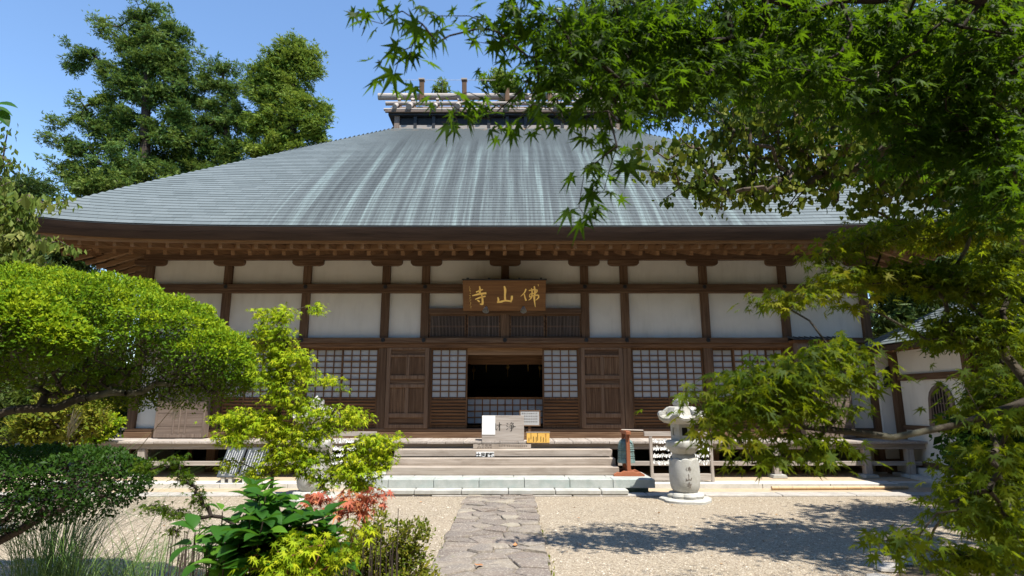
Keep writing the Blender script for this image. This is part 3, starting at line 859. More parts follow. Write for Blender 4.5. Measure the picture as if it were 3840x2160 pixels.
# sliding paper screens
pane_meshes = {}
def shoji(x0, x1, y, cols, thick_rows=(), mat='slat', rows=8, z0=1.08, zs=1.744, z1=2.962, slats=8):
    s_ = thing('shoji_screen', None, None, (x0, y, z0)); s_.parent = hall; s_.location = WO[s_] - WO[hall]
    st = .034
    fr = MB(); fr.box(x0, x0 + st, y, y + .035, z0, z1).box(x1 - st, x1, y, y + .035, z0, z1)
    fr.box(x0 + st, x1 - st, y + .002, y + .033, z1 - .04, z1).box(x0 + st, x1 - st, y + .002, y + .033, zs, zs + .045)
    fr.box(x0 + st, x1 - st, y + .002, y + .033, z0, z0 + .06)
    fr.build('screen_frame', M[mat + '_z'], s_)
    xa, xb, za, zb_ = x0 + st, x1 - st, zs + .045, z1 - .04
    la = MB()
    for c in range(1, cols): x = xa + (xb - xa) * c / cols; la.box(x - .012, x + .012, y + .008, y + .026, za, zb_)
    for r in range(1, rows):
        z = za + (zb_ - za) * r / rows; h = .019 if r in thick_rows else .0125
        la.box(xa, xb, y + (.002 if r in thick_rows else .010), y + .024, z - h, z + h)
    la.build('lattice', M[mat + '_x'], s_)
    pw_, ph = (xb - xa) / cols - .020, (zb_ - za) / rows - .020
    key = (round(pw_, 3), round(ph, 3))
    if key not in pane_meshes:
        pane_meshes[key] = MB().box(-pw_ / 2, pw_ / 2, 0, .003, -ph / 2, ph / 2).mesh('paper_pane', M['paper'])
    for c in range(cols):
        for r in range(rows):
            rep('paper_pane', pane_meshes[key], s_, (xa + (xb - xa) * (c + .5) / cols, y + .027, za + (zb_ - za) * (r + .5) / rows))
    if slats:
        zl, zh = z0 + .062, zs - .002; n = slats
        key = ('s', round(xb - xa, 3), mat)
        if key not in pane_meshes:
            hh = (zh - zl) / n
            pane_meshes[key] = MB().prism_x([(.0, .014), (-.016, hh * .62), (-.006, hh - .012), (.012, hh - .012), (.012, .0)], -(xb - xa) / 2, (xb - xa) / 2).mesh('slat', M[mat + '_x'])
        for i in range(n): rep('slat', pane_meshes[key], s_, ((xa + xb) / 2, y + .016, zl + (zh - zl) * i / n))
        MB().box(xa, xb, y + .028, y + .032, zl, zh).build('slat_backing', M['black'], s_)
    return s_
OPN = .90
for sgn in (-1, 1):
    a, b = sorted((sgn * OPN, sgn * (BAY - .18)))
    shoji(a, b, WY + .06, 4, mat='slat')
    for (lo, hi) in ((1.5, 2.5), (2.5, 3.5)):
        a, b = sgn * lo * BAY, sgn * hi * BAY
        a, b = min(a, b) + pw + .012, max(a, b) - pw - .012; m_ = (a + b) / 2
        if lo == 1.5:
            inner, outer = ((a, m_ + .02), (m_ - .02, b))
            if sgn < 0: inner, outer = (outer, inner)
            shoji(*inner, WY + .05, 4, (3, 6)); shoji(*outer, WY + .09, 4)
        else:
            shoji(a, a + .52, WY + .09, 2); shoji(a + .50, b - .42, WY + .05, 4, (3, 6)); shoji(b - .44, b, WY + .09, 2)
# panelled wooden doors folded back either side of the entrance
for sgn in (-1, 1):
    x0, x1 = sorted((sgn * (BAY - .14), sgn * (1.5 * BAY - pw - .01)))
    d_ = thing('wooden_door', None, None, (x0, WY - .02, 1.08)); d_.parent = hall; d_.location = WO[d_] - WO[hall]
    y = WY - .028; st = .095
    fr = MB(); zz = [1.08, 1.195, 1.36, 1.44, 2.09, 2.17, 2.29, 2.365, 2.80, 2.86, 2.945, 2.962]
    fr.box(x0, x0 + st, y, y + .05, 1.08, 2.962).box(x1 - st, x1, y, y + .05, 1.08, 2.962)
    rails = [(1.08, 1.17), (1.325, 1.425), (2.02, 2.10), (2.22, 2.31), (2.745, 2.80), (2.92, 2.962)]
    for a, b in rails: fr.box(x0 + st, x1 - st, y + .003, y + .048, a, b)
    mx = (x0 + x1) / 2
    for a, b in ((1.425, 2.02), (2.31, 2.745)): fr.box(mx - .04, mx + .04, y + .005, y + .046, a, b)
    fr.build('door_frame', M['doorframe'], d_, bevel=.005)
    for a, b in ((1.425, 2.02), (2.31, 2.745)):
        for (p, q) in ((x0 + st, mx - .04), (mx + .04, x1 - st)):
            MB().box(p, q, y + .034, y + .046, a, b).build('door_panel', M['door_z'], d_)
    for a, b in ((1.17, 1.325), (2.10, 2.22), (2.80, 2.92)):
        MB().box(x0 + st, x1 - st, y + .030, y + .044, a, b).build('door_panel', M['door_x'], d_)
    xa, xb = sorted((sgn * (BAY - .18), sgn * (BAY - .14)))
    MB().box(xa, xb, WY + .02, WY + .14, 1.08, 2.962).build('door_jamb', M['post_z'], hall)
# low latticed gate across the entrance, set back behind the opening
shoji(-OPN - .06, OPN + .06, WY + .55, 10, mat='amber', rows=4, z0=1.10, zs=1.12, z1=1.80, slats=0)
MB().box(-OPN, OPN, WY + .06, WY + .12, 2.80, 2.962).build('inner_lintel', M['eave_x'], hall)
MB().box(-OPN - .3, OPN + .3, WY + .5, WY + .62, 2.60, 2.85).build('inner_lintel', M['slat_x'], hall)
# shutter boxes at both ends of the front, each with a small ribbed roof
for sgn in (-1, 1):
    x0, x1 = sorted((sgn * 3.5 * BAY + sgn * .06, sgn * 3.5 * BAY + sgn * 1.20))
    bx = thing('shutter_box', None, None, (x0, WY, .9)); bx.parent = hall; bx.location = WO[bx] - WO[hall]
    y0 = WY - .30
    MB().box(x0 + .02, x1 - .02, y0 + .03, WY - .064, .90, 3.05).build('box_body', M['shut_z'], bx)
    zs_ = [.97, 1.13, 1.42, 1.72, 2.02, 2.32, 2.62, 2.95]
    for a, b in zip(zs_[:-1], zs_[1:]):
        MB().box(x0 + .05, x1 - .05, y0 + .016, y0 + .029, a + .004, b - .004).build('plank', M['shut_x'], bx)
    fr = MB(); fr.box(x0, x0 + .05, y0, WY - .063, .885, 3.06).box(x1 - .05, x1, y0, WY - .063, .885, 3.06)
    fr.box(x0 + .05, x1 - .05, y0 + .002, y0 + .03, .885, .97).box(x0 + .05, x1 - .05, y0 + .002, y0 + .03, 2.95, 3.06)
    fr.build('box_frame', M['shut_z'], bx, bevel=.004)
    for t in (.38, .5, .62):
        x = x0 + (x1 - x0) * t; MB().box(x - .016, x + .016, y0 - .006, y0 + .015, .972, 2.948).build('batten', M['shut_z'], bx)
    MB().box(x0 - .10, x1 + .06, y0 - .05, WY - .063, 3.062, 3.12).build('box_eave', M['slat_x'], bx, bevel=.004)
    rr = MB(); n = 10
    for i in range(n):
        a = x0 - .12 + (x1 - x0 + .22) * i / n; b = x0 - .12 + (x1 - x0 + .22) * (i + 1) / n
        rr.add([(a, y0 - .10, 3.15), (b, y0 - .10, 3.125), (b, WY - .065, 3.215), (a, WY - .065, 3.24), (a, y0 - .10, 3.122), (b, y0 - .10, 3.122), (b, WY - .065, 3.20), (a, WY - .065, 3.20)],
               [(0, 1, 2, 3), (7, 6, 5, 4), (0, 4, 5, 1), (1, 5, 6, 2), (2, 6, 7, 3), (3, 7, 4, 0)])
    rr.build('box_roof', M['slate'], bx)
    a, b = sorted((sgn * 3.5 * BAY + sgn * 1.18, sgn * 4.5 * BAY - sgn * pw))
    panel(a, b, 1.08, 2.962)
    a, b = sorted((sgn * (3.5 * BAY + pw), sgn * (3.5 * BAY + 1.18)))
    MB().box(a, b, WY + .05, WY + .08, 1.08, 2.96).build('wall_board', M['shut_z'], hall)
# side and back walls, dark room inside
for sgn in (-1, 1):
    X0 = sgn * 4.5 * BAY
    MB().box(X0 - .03, X0 + .03, WY + .2, 24.9, .1, 5.4).build('plaster_panel', M['plaster'], hall)
    for k in range(1, 6):
        y = WY + .1 + k * 2.16
        MB().box(X0 - pw, X0 + pw, y - pw, y + pw, .1, 5.3).build('post', M['post_z'], hall)
    for z in (1.0, 3.1, 4.42, 5.25): MB().box(X0 - .07, X0 + .07, WY + .2, 24.9, z - .07, z + .07).build('tie_beam', M['post_y'], hall)
MB().box(-8.8, 8.8, 24.85, 24.95, .1, 5.4).build('plaster_panel', M['plaster'], hall)
MB().box(-8.7, 8.7, WY + .2, 24.8, .93, 1.0).build('room_floor', M['door_x'], hall)
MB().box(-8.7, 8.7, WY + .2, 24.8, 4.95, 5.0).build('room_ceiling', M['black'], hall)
MB().box(-8.7, 8.7, 17.4, 17.5, 1.0, 4.95).build('inner_wall', M['black'], hall)  # back wall and ceiling painted black for the unlit depth of the hall
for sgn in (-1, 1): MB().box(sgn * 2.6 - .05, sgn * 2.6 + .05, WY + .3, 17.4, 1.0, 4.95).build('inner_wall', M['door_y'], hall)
MB().box(-8.7, 8.7, 15.6, 15.7, 0, .92).build('underfloor_dark', M['black'], hall)  # black sheet standing for the darkness under the floor
for k in range(-8, 9):
    x = k * BAY / 2
    MB().box(x - .06, x + .06, WY + .9, WY + 1.0, 0, .92).build('floor_post', M['door_z'], hall)
# things glinting in the dark room
alt = thing('altar', 'dark lacquered altar standing deep in the unlit hall behind the open entrance', 'altar', (0, 16.9, 1.0))
MB().box(-1.3, 1.3, 16.6, 17.2, 1.0, 1.75).build('altar_base', M['black'], alt, bevel=.02)
MB().box(-.9, .9, 16.75, 17.2, 1.75, 2.05).build('altar_shelf', M['door_x'], alt, bevel=.02)
for x in (-1.1, 1.1): MB().box(x - .05, x + .05, 16.9, 17.0, 1.75, 3.2).build('altar_post', M['door_z'], alt)
for i, (x, z, s_) in enumerate([(-.55, 2.75, .07), (.05, 2.62, .05), (.62, 2.78, .09), (-.9, 2.55, .06), (.95, 2.6, .05)]):
    o = MB().lathe((x, 16.2, z), [(.01, .12), (s_ * .4, .1), (s_, .02), (s_ * .7, -.03), (s_ * .2, -.06), (s_ * .12, -.2), (.005, -.26)], 10).build('hanging_ornament', M['giltmetal'], None, (x, 16.2, z), smooth=True)
    setp(o, ['gilt ornament hanging in the dark hall, second from the west wall', 'smallest gilt ornament in the middle of the dark hall', 'large gilt ornament hanging east of the middle of the dark hall', 'gilt ornament hanging nearest the dark west wall of the hall', 'gilt ornament hanging nearest the dark east wall of the hall'][i], 'ornament', 'gilt ornaments in the dark hall')

# verandah
ver = thing('verandah', None, None, (0, 12.9, .5)); ver.parent = hall; ver.location = WO[ver] - WO[hall]
x = -9.5; pm = {}
i = 0
while x < 9.25:
    w = .392; L = 1.06
    key = i % 3
    if key not in pm: pm[key] = MB().box(-w / 2 + .004, w / 2 - .004, 0, L, 0, .052).mesh('deck_plank', M['grey_y'])
    rep('deck_plank', pm[key], ver, (x + w / 2, 12.72 + random.uniform(-.004, .004), DECK - .052 + random.uniform(-.003, .003)), bevel=.005)
    x += w; i += 1
MB().box(-9.4, 9.2, 12.80, 12.92, .69, .805).build('deck_beam', M['grey_x'], ver, bevel=.006)
MB().box(-9.4, 9.2, 13.3, 13.42, .69, .805).build('deck_beam', M['grey_x'], ver)
for k in range(-4, 5):
    x = k * BAY
    if abs(x) < 2.2: continue
    MB().box(x - .075, x + .075, 12.79, 12.93, .17, .689).build('deck_post', M['grey_z'], ver, bevel=.006)
    MB().prism_y([(x - .16, .10), (x + .16, .10), (x + .13, .17), (x - .13, .17)], 12.70, 13.02).build('post_base', M['granitetop'], ver, bevel=.008)
for x in (-8.9, 8.75):
    MB().box(x - .075, x + .075, 12.79, 12.93, .17, .689).build('deck_post', M['grey_z'], ver, bevel=.006)
    MB().prism_y([(x - .16, .10), (x + .16, .10), (x + .13, .17), (x - .13, .17)], 12.70, 13.02).build('post_base', M['granitetop'], ver, bevel=.008)
for a, b in ((-9.2, -2.45), (2.45, 9.0)):
    MB().box(a, b, 12.83, 12.89, .345, .435).build('deck_rail', M['grey_x'], ver, bevel=.004)
# stone plinth under the verandah
pl = thing('stone_plinth', 'long pale stone plinth carrying the verandah posts', 'plinth', (0, 12.3, 0))
x = -9.7
while x < 7.8:
    w = min(1.35, 7.95 - x)
    MB().box(x + .004, x + w - .004, 11.94, 12.34, -.02, .10).build('plinth_stone', M['concrete'], pl, bevel=.008)
    x += w
MB().box(-9.7, 9.3, 12.343, 15.6, -.02, .096).build('plinth_floor', M['earth'], pl)
MB().box(7.953, 9.2, 12.1, 12.34, -.02, .09).build('plinth_stone', M['concrete'], pl)

# stone platform and wooden steps
pf = thing('stone_platform', 'two tier green grey granite platform below the wooden steps', 'steps', (0, 11.2, 0))
xs = [-2.85, -2.15, -1.30, -.45, .40, 1.25, 2.06, 2.85]
for a, b in zip(xs[:-1], xs[1:]):
    MB().box(a + .004, b - .004, 11.22, 11.58, .115, .27).build('stone_block', M['granite'], pf, bevel=.008)
for a, b in zip([-2.85, -1.75, -.8, .2, 1.2, 2.0], [-1.75, -.8, .2, 1.2, 2.0, 2.85]):
    MB().box(a + .004, b - .004, 11.584, 12.5, .115, .268).build('stone_block', M['granitetop'], pf, bevel=.006)
MB().box(-2.74, 2.74, 11.33, 12.4, -.02, .113).build('platform_core', M['teal'], pf)
xs = [-2.42, -1.62, -.76, .10, .96, 1.80, 2.30]
for a, b in zip(xs[:-1], xs[1:]):
    MB().box(a + .004, b - .004, 10.97, 11.325, .035, .118).build('step_block', M['granitetop'], pf, bevel=.014)
MB().box(-2.35, 2.23, 11.03, 11.32, -.02, .033).build('step_core', M['teal'], pf)
st = thing('wooden_steps', 'three broad sunbleached wooden steps up to the verandah', 'steps', (0, 12.1, .27))
for k, (yf_, zt) in enumerate(((11.82, .425), (12.12, .565), (12.42, .712))):
    zb_ = (.27, .427, .567)[k]
    MB().box(-2.32 + .012 * k, 2.29 - .012 * k, yf_, yf_ + .42 if k < 2 else 12.71, zb_ + .002, zt).build('step', M['step_x'], st, bevel=.01)
MB().box(-2.2, 2.2, 12.3, 12.71, .275, .565).build('step_core', M['door_x'], st)

# ================================================================== WRITING
def ribbon(mb, pts, widths, mapf, th=.004):
    P = [Vector((a, b, 0)) for a, b in pts]
    Q, W = [], []
    n = len(P)
    for i in range(n - 1):
        p0, p1, p2, p3 = P[max(0, i - 1)], P[i], P[i + 1], P[min(n - 1, i + 2)]
        for k in range(6):
            t = k / 6
            Q.append(.5 * ((2 * p1) + (p2 - p0) * t + (2 * p0 - 5 * p1 + 4 * p2 - p3) * t * t + (3 * p1 - p0 - 3 * p2 + p3) * t ** 3)); W.append(widths[i] + (widths[i + 1] - widths[i]) * t)
    Q.append(P[-1]); W.append(widths[-1])
    vs, fs = [], []
    for i, q in enumerate(Q):
        d = (Q[min(i + 1, len(Q) - 1)] - Q[max(i - 1, 0)]); d.normalize(); nn = Vector((-d.y, d.x, 0)) * W[i] / 2
        for s_ in (1, -1):
            for h in (0, th): e = q + nn * s_; vs.append(mapf(e.x, e.y, h))
    for i in range(len(Q) - 1):
        a = i * 4; b = a + 4
        fs += [(a + 1, a + 3, b + 3, b + 1), (a, a + 1, b + 1, b), (a + 3, a + 2, b + 2, b + 3)]
    e = (len(Q) - 1) * 4
    fs += [(0, 2, 3, 1), (e, e + 1, e + 3, e + 2)]
    mb.add(vs, fs)
G = {}
G['temple'] = [([(525, 772), (575, 752), (620, 735)], [16, 20, 14]), ([(574, 690), (580, 740), (573, 800)], [14, 26, 22]), ([(472, 822), (560, 800), (667, 786)], [12, 26, 28]),
               ([(512, 872), (580, 846), (655, 828)], [12, 22, 18]), ([(600, 800), (612, 870), (610, 935), (572, 935)], [16, 26, 32, 6]), ([(538, 882), (556, 892), (574, 908)], [10, 22, 16])]
G['mountain'] = [([(912, 690), (926, 740), (922, 820), (925, 890)], [16, 34, 24, 30]), ([(824, 842), (832, 880), (826, 918)], [14, 26, 24]), ([(812, 912), (870, 904), (925, 890), (1012, 898)], [22, 28, 22, 22]),
                 ([(1018, 822), (1016, 860), (1002, 912)], [26, 32, 14])]
G['buddha'] = [([(1212, 728), (1190, 780), (1138, 832)], [20, 18, 4]), ([(1188, 800), (1200, 850), (1214, 890)], [14, 18, 26]), ([(1250, 752), (1310, 740), (1372, 746)], [12, 18, 18]), ([(1370, 748), (1345, 782), (1268, 798)], [16, 14, 10]),
               ([(1268, 798), (1262, 838), (1310, 824), (1382, 812)], [10, 14, 16, 18]), ([(1382, 812), (1384, 848), (1344, 886)], [20, 20, 6]), ([(1286, 718), (1296, 780), (1285, 850), (1246, 886)], [12, 20, 18, 4]), ([(1325, 690), (1336, 770), (1326, 850), (1342, 980)], [18, 26, 28, 4])]
G['pure'] = [([(1062, 348), (1110, 368)], [10, 18]), ([(1050, 410), (1098, 432)], [10, 18]), ([(1058, 522), (1112, 468)], [16, 5]), ([(1195, 318), (1140, 392)], [14, 5]), ([(1172, 350), (1244, 345), (1212, 388)], [9, 13, 7]),
             ([(1148, 404), (1240, 396), (1234, 476)], [10, 14, 14]), ([(1112, 446), (1302, 436)], [10, 18]), ([(1148, 482), (1238, 474)], [10, 12]), ([(1196, 385), (1198, 470), (1192, 548), (1148, 552)], [12, 18, 20, 4])]
G['wealth'] = [([(772, 340), (776, 520)], [12, 20]), ([(766, 398), (790, 396)], [8, 10]), ([(766, 448), (790, 446)], [8, 10]), ([(778, 500), (804, 532)], [10, 18]), ([(806, 402), (926, 378)], [10, 16]), ([(868, 316), (878, 420), (874, 546)], [14, 20, 24]), ([(866, 418), (812, 492)], [14, 4])]
# name plaque
pt0, pt1 = at(1737, 1165, 13.66), at(2046, 1165, 13.66)
zt_, yb, yt = 4.53, 13.66, 13.36; zb_ = pt0.z; xl, xr = pt0.x, pt1.x
UPV = Vector((0, yt - yb, zt_ - zb_)); HT = UPV.length; UPV.normalize(); NV_ = Vector((0, -UPV.z, UPV.y))
plq = thing('name_plaque', 'large tilted brown plaque with three gold brush characters over the entrance', 'sign', (0, yb, zb_))
c0 = Vector(((xl + xr) / 2, yb, zb_)) + UPV * (HT / 2) + NV_ * -.02
MB().beam(c0 - Vector(((xr - xl) / 2, 0, 0)), c0 + Vector(((xr - xl) / 2, 0, 0)), .04, HT, up=UPV).build('plaque_board', M['plaque'], plq, bevel=.006)
cT = c0 + UPV * (HT / 2 + .012)
MB().beam(cT - Vector(((xr - xl) / 2 + .02, 0, 0)), cT + Vector(((xr - xl) / 2 + .02, 0, 0)), .07, .024, up=UPV).build('plaque_rail', M['iron'], plq)
for t in (.06, .32, .68, .94):
    p = cT + Vector(((t - .5) * (xr - xl), 0, 0)) + UPV * .025
    MB().beam(p - Vector((.03, 0, 0)), p + Vector((.03, 0, 0)), .05, .03, up=UPV).build('hanger_clip', M['iron'], plq)
def map_plq(a, b, h):
    u = (a - 343) / 1142; v = (1030 - b) / 420
    return Vector((xl + u * (xr - xl), yb, zb_)) + UPV * (v * HT) + NV_ * (h + .001)
for key in ('temple', 'mountain', 'buddha'):
    mb = MB()
    for pts, w in G[key]: ribbon(mb, pts, w, map_plq, .008)
    mb.build('gold_character', M['gold'], plq)
rs = random.Random(3); mb = MB()
for k in range(15):                                       # small signature column
    y = 705 + k * 19 + (22 if k > 4 else 0)
    for q in range(3):
        a = rs.uniform(-9, 9); b = rs.uniform(-7, 7)
        ribbon(mb, [(437 + k * .9 + a - 5, y + b), (437 + k * .9 + a + rs.uniform(2, 7), y + b + rs.uniform(-6, 6))], [3, 2], map_plq, .004)
for q in range(4): ribbon(mb, [(1374 + rs.uniform(-2, 2), 668 + q * 7), (1388, 668 + q * 7)], [4, 3], map_plq, .004)
mb.build('signature_mark', M['gold'], plq)
for i, px in enumerate((1822, 1963)):
    p = at(px, 1160, 13.30)
    lab = ['small steel spotlight under the plaque below the mountain character, nearer the west end', 'small steel spotlight under the plaque nearer its east end'][i]
    sp = thing('spotlight', lab, 'spotlight', p, 'spotlights under the name plaque')
    MB().cyl(p + Vector((0, .02, .05)), p + Vector((0, -.05, -.05)), .035, .075, 14, False).build('lamp_hood', M['steel'], sp, smooth=True)
    MB().cyl(p + Vector((0, .02, .05)), p + Vector((0, .03, .065)), .036, .03, 12).build('lamp_cap', M['iron'], sp)
    MB().beam(p + Vector((0, .02, .04)), Vector((p.x, WY - .03, 3.80)), .02, .02).build('lamp_arm', M['iron'], sp)

def scribble(mb, x0, x1, z0, z1, y, n, vertical, seed, w=.006, th=.002, tilt=None):
    r = random.Random(seed)
    mf = tilt or (lambda a, b, h: Vector((a, y - h - .001, b)))
    for i in range(n):
        t = (i + .5) / n
        cx_, cz_ = ((x0 + x1) / 2, z1 - (z1 - z0) * t) if vertical else (x0 + (x1 - x0) * t, (z0 + z1) / 2)
        cw = (x1 - x0) / (1 if vertical else n) * .42; ch = (z1 - z0) / (n if vertical else 1) * .42
        for k in range(3): ribbon(mb, [(cx_ - cw * r.uniform(.5, 1), cz_ + ch * (k - 1) * .8), (cx_ + cw * r.uniform(.5, 1), cz_ + ch * ((k - 1) * .8 + r.uniform(-.2, .3)))], [w, w * .7], mf, th)
        ribbon(mb, [(cx_ + cw * r.uniform(-.5, .5), cz_ + ch), (cx_ + cw * r.uniform(-.6, .6), cz_ - ch)], [w, w * .8], mf, th)
def text_mesh(body, mat, parent, x, y, z, size, name='lettering', bold=.0):
    c = bpy.data.curves.new(name, 'FONT'); c.body = body; c.size = size; c.align_x = 'CENTER'; c.offset = bold
    o = bpy.data.objects.new(name, c); COL.objects.link(o)
    dg = bpy.context.evaluated_depsgraph_get()
    me = bpy.data.meshes.new_from_object(o.evaluated_get(dg)); bpy.data.objects.remove(o); bpy.data.curves.remove(c)
    me.transform(Matrix.Rotation(R(90), 4, 'X')); me.materials.clear(); me.materials.append(mat)
    o = bpy.data.objects.new(name, me); COL.objects.link(o); o.parent = parent; o.location = Vector((x, y, z)) - WO[parent]
    return o
# offertory box
ox0, ox1, oy, oz0, oz1 = at(1807, 1600, 12.76).x, at(1965, 1600, 12.76).x, 12.76, DECK + .002, 1.40
ob = thing('offertory_box', 'grey weathered wooden offertory box with brushed black characters on the verandah', 'box', ((ox0 + ox1) / 2, oy + .22, oz0))
MB().box(ox0, ox1, oy, oy + .03, oz0, oz1).build('front_board', M['grey_x'], ob, bevel=.004)
MB().box(ox0 + .004, ox0 + .03, oy + .032, oy + .42, oz0, oz1 - .01).box(ox1 - .03, ox1 - .004, oy + .032, oy + .42, oz0, oz1 - .01).box(ox0 + .004, ox1 - .004, oy + .421, oy + .44, oz0, oz1 - .01).build('box_side', M['grey_y'], ob)
for k in range(7): MB().box(ox0 + .032, ox1 - .032, oy + .05 + k * .053, oy + .075 + k * .053, oz1 - .05, oz1 - .015).build('top_bar', M['grey_x'], ob)
def map_ob(a, b, h): return Vector((ox0 + (a - 405) / 1120 * (ox1 - ox0), oy - h - .0005, oz1 - (b - 130) / 700 * (oz1 - oz0)))
for key in ('pure', 'wealth'):
    mb = MB()
    for pts, w in G[key]: ribbon(mb, pts, [q * 1.15 for q in w], map_ob, .002)
    mb.build('brush_character', M['ink'], ob)
a, b = map_ob(412, 135, 0), map_ob(760, 655, 0)
o = MB().box(a.x, b.x, oy - .008, oy - .004, b.z, a.z).build('paper_notice', M['white'], None, (a.x, oy, a.z)); setp(o, 'blank white paper sheet pinned over the offertory box front', 'paper')
# framed notice on a stand behind
p0, p1 = at(1948, 1598, 13.25), at(2026, 1538, 13.25)
nb = thing('notice_board', 'framed pale notice board on a small stand beside the offertory box', 'sign', ((p0.x + p1.x) / 2, 13.25, DECK))
MB().box(p0.x + .025, p1.x - .025, 13.25, 13.262, p0.z + .02, p1.z - .02).build('notice_sheet', M['paper'], nb)
fr = MB(); fr.box(p0.x, p1.x, 13.244, 13.27, p0.z, p0.z + .022).box(p0.x, p1.x, 13.244, 13.27, p1.z - .022, p1.z).box(p0.x, p0.x + .022, 13.244, 13.27, p0.z + .022, p1.z - .022).box(p1.x - .022, p1.x, 13.244, 13.27, p0.z + .022, p1.z - .022).build('notice_frame', M['door_x'], nb)
MB().box(p0.x + .2, p0.x + .26, 13.272, 13.30, DECK, p1.z - .05).box(p0.x + .10, p0.x + .36, 13.2, 13.36, DECK, DECK + .03).build('stand_leg', M['door_z'], nb)
mb = MB()
for k in range(4): scribble(mb, p0.x + .05, p1.x - .06, p1.z - .09 - k * .06, p1.z - .06 - k * .06, 13.25, 9, False, 20 + k, .004, .001)
mb.build('lettering', M['faint'], nb)
# yellow price board
p0, p1 = at(1975, 1660, 12.74), at(2060, 1622, 12.74)
yb_ = thing('yellow_board', 'yellow varnished board of vertical brush writing hanging at the verandah edge', 'sign', ((p0.x + p1.x) / 2, 12.70, p0.z))
MB().box(p0.x, p1.x, 12.695, 12.717, p0.z, p1.z).build('board', M['yellow'], yb_, bevel=.003)
MB().box(p0.x - .012, p1.x + .012, 12.69, 12.719, p1.z + .001, p1.z + .018).build('board_rail', M['grey_x'], yb_)
W_ = p1.x - p0.x; H_ = p1.z - p0.z
mb, mr = MB(), MB()
for t, a, b, n in ((.10, .15, .5, 5), (.19, .35, .95, 5), (.30, .1, .62, 5), (.42, .1, .6, 4), (.48, .2, .95, 8), (.62, .1, .62, 5), (.73, .1, .55, 5), (.84, .05, .45, 3)):
    scribble(mb, p0.x + W_ * (t - .022), p0.x + W_ * (t + .022), p0.z + H_ * a, p0.z + H_ * b, 12.695, n, True, int(t * 100), .0038, .0015)
scribble(mr, p0.x + W_ * .815, p0.x + W_ * .865, p0.z + H_ * .5, p0.z + H_ * .9, 12.695, 3, True, 5, .006, .0015)
mb.build('lettering', M['ink'], yb_); mr.build('red_lettering', M['redink'], yb_)
# step notices
p0, p1 = at(1774, 1688, 12.60), at(1991, 1667, 12.60)
lb = thing('long_notice', 'long pale board of faded writing leaning on the top wooden step', 'sign', ((p0.x + p1.x) / 2, 12.60, .714))
MB().box(p0.x, p1.x, 12.60, 12.62, .716, p1.z + .005).build('board', M['step_x'], lb, bevel=.003)
text_mesh('土足厳禁', M['faint'], lb, p0.x + (p1.x - p0.x) * .20, 12.598, .765, .078)
mb = MB(); scribble(mb, p0.x + (p1.x - p0.x) * .44, p0.x + (p1.x - p0.x) * .56, .755, .80, 12.60, 3, False, 8, .006, .001); scribble(mb, p0.x + (p1.x - p0.x) * .58, p0.x + (p1.x - p0.x) * .94, .752, .79, 12.60, 11, False, 9, .006, .001)
scribble(mb, p0.x + (p1.x - p0.x) * .06, p0.x + (p1.x - p0.x) * .33, .728, .745, 12.60, 6, False, 12, .004, .001)
mb.build('lettering', M['faint'], lb)
p0, p1 = at(1786, 1718, 12.41), at(1853, 1695, 12.41)
wb = thing('white_notice', 'small white board with bold black characters on the top wooden riser', 'sign', ((p0.x + p1.x) / 2, 12.41, p0.z))
MB().box(p0.x, p1.x, 12.404, 12.419, p0.z, p1.z).build('board', M['white'], wb, bevel=.002)
text_mesh('土足厳禁', M['ink'], wb, (p0.x + p1.x) / 2, 12.402, p0.z + .032, .094, bold=.004)

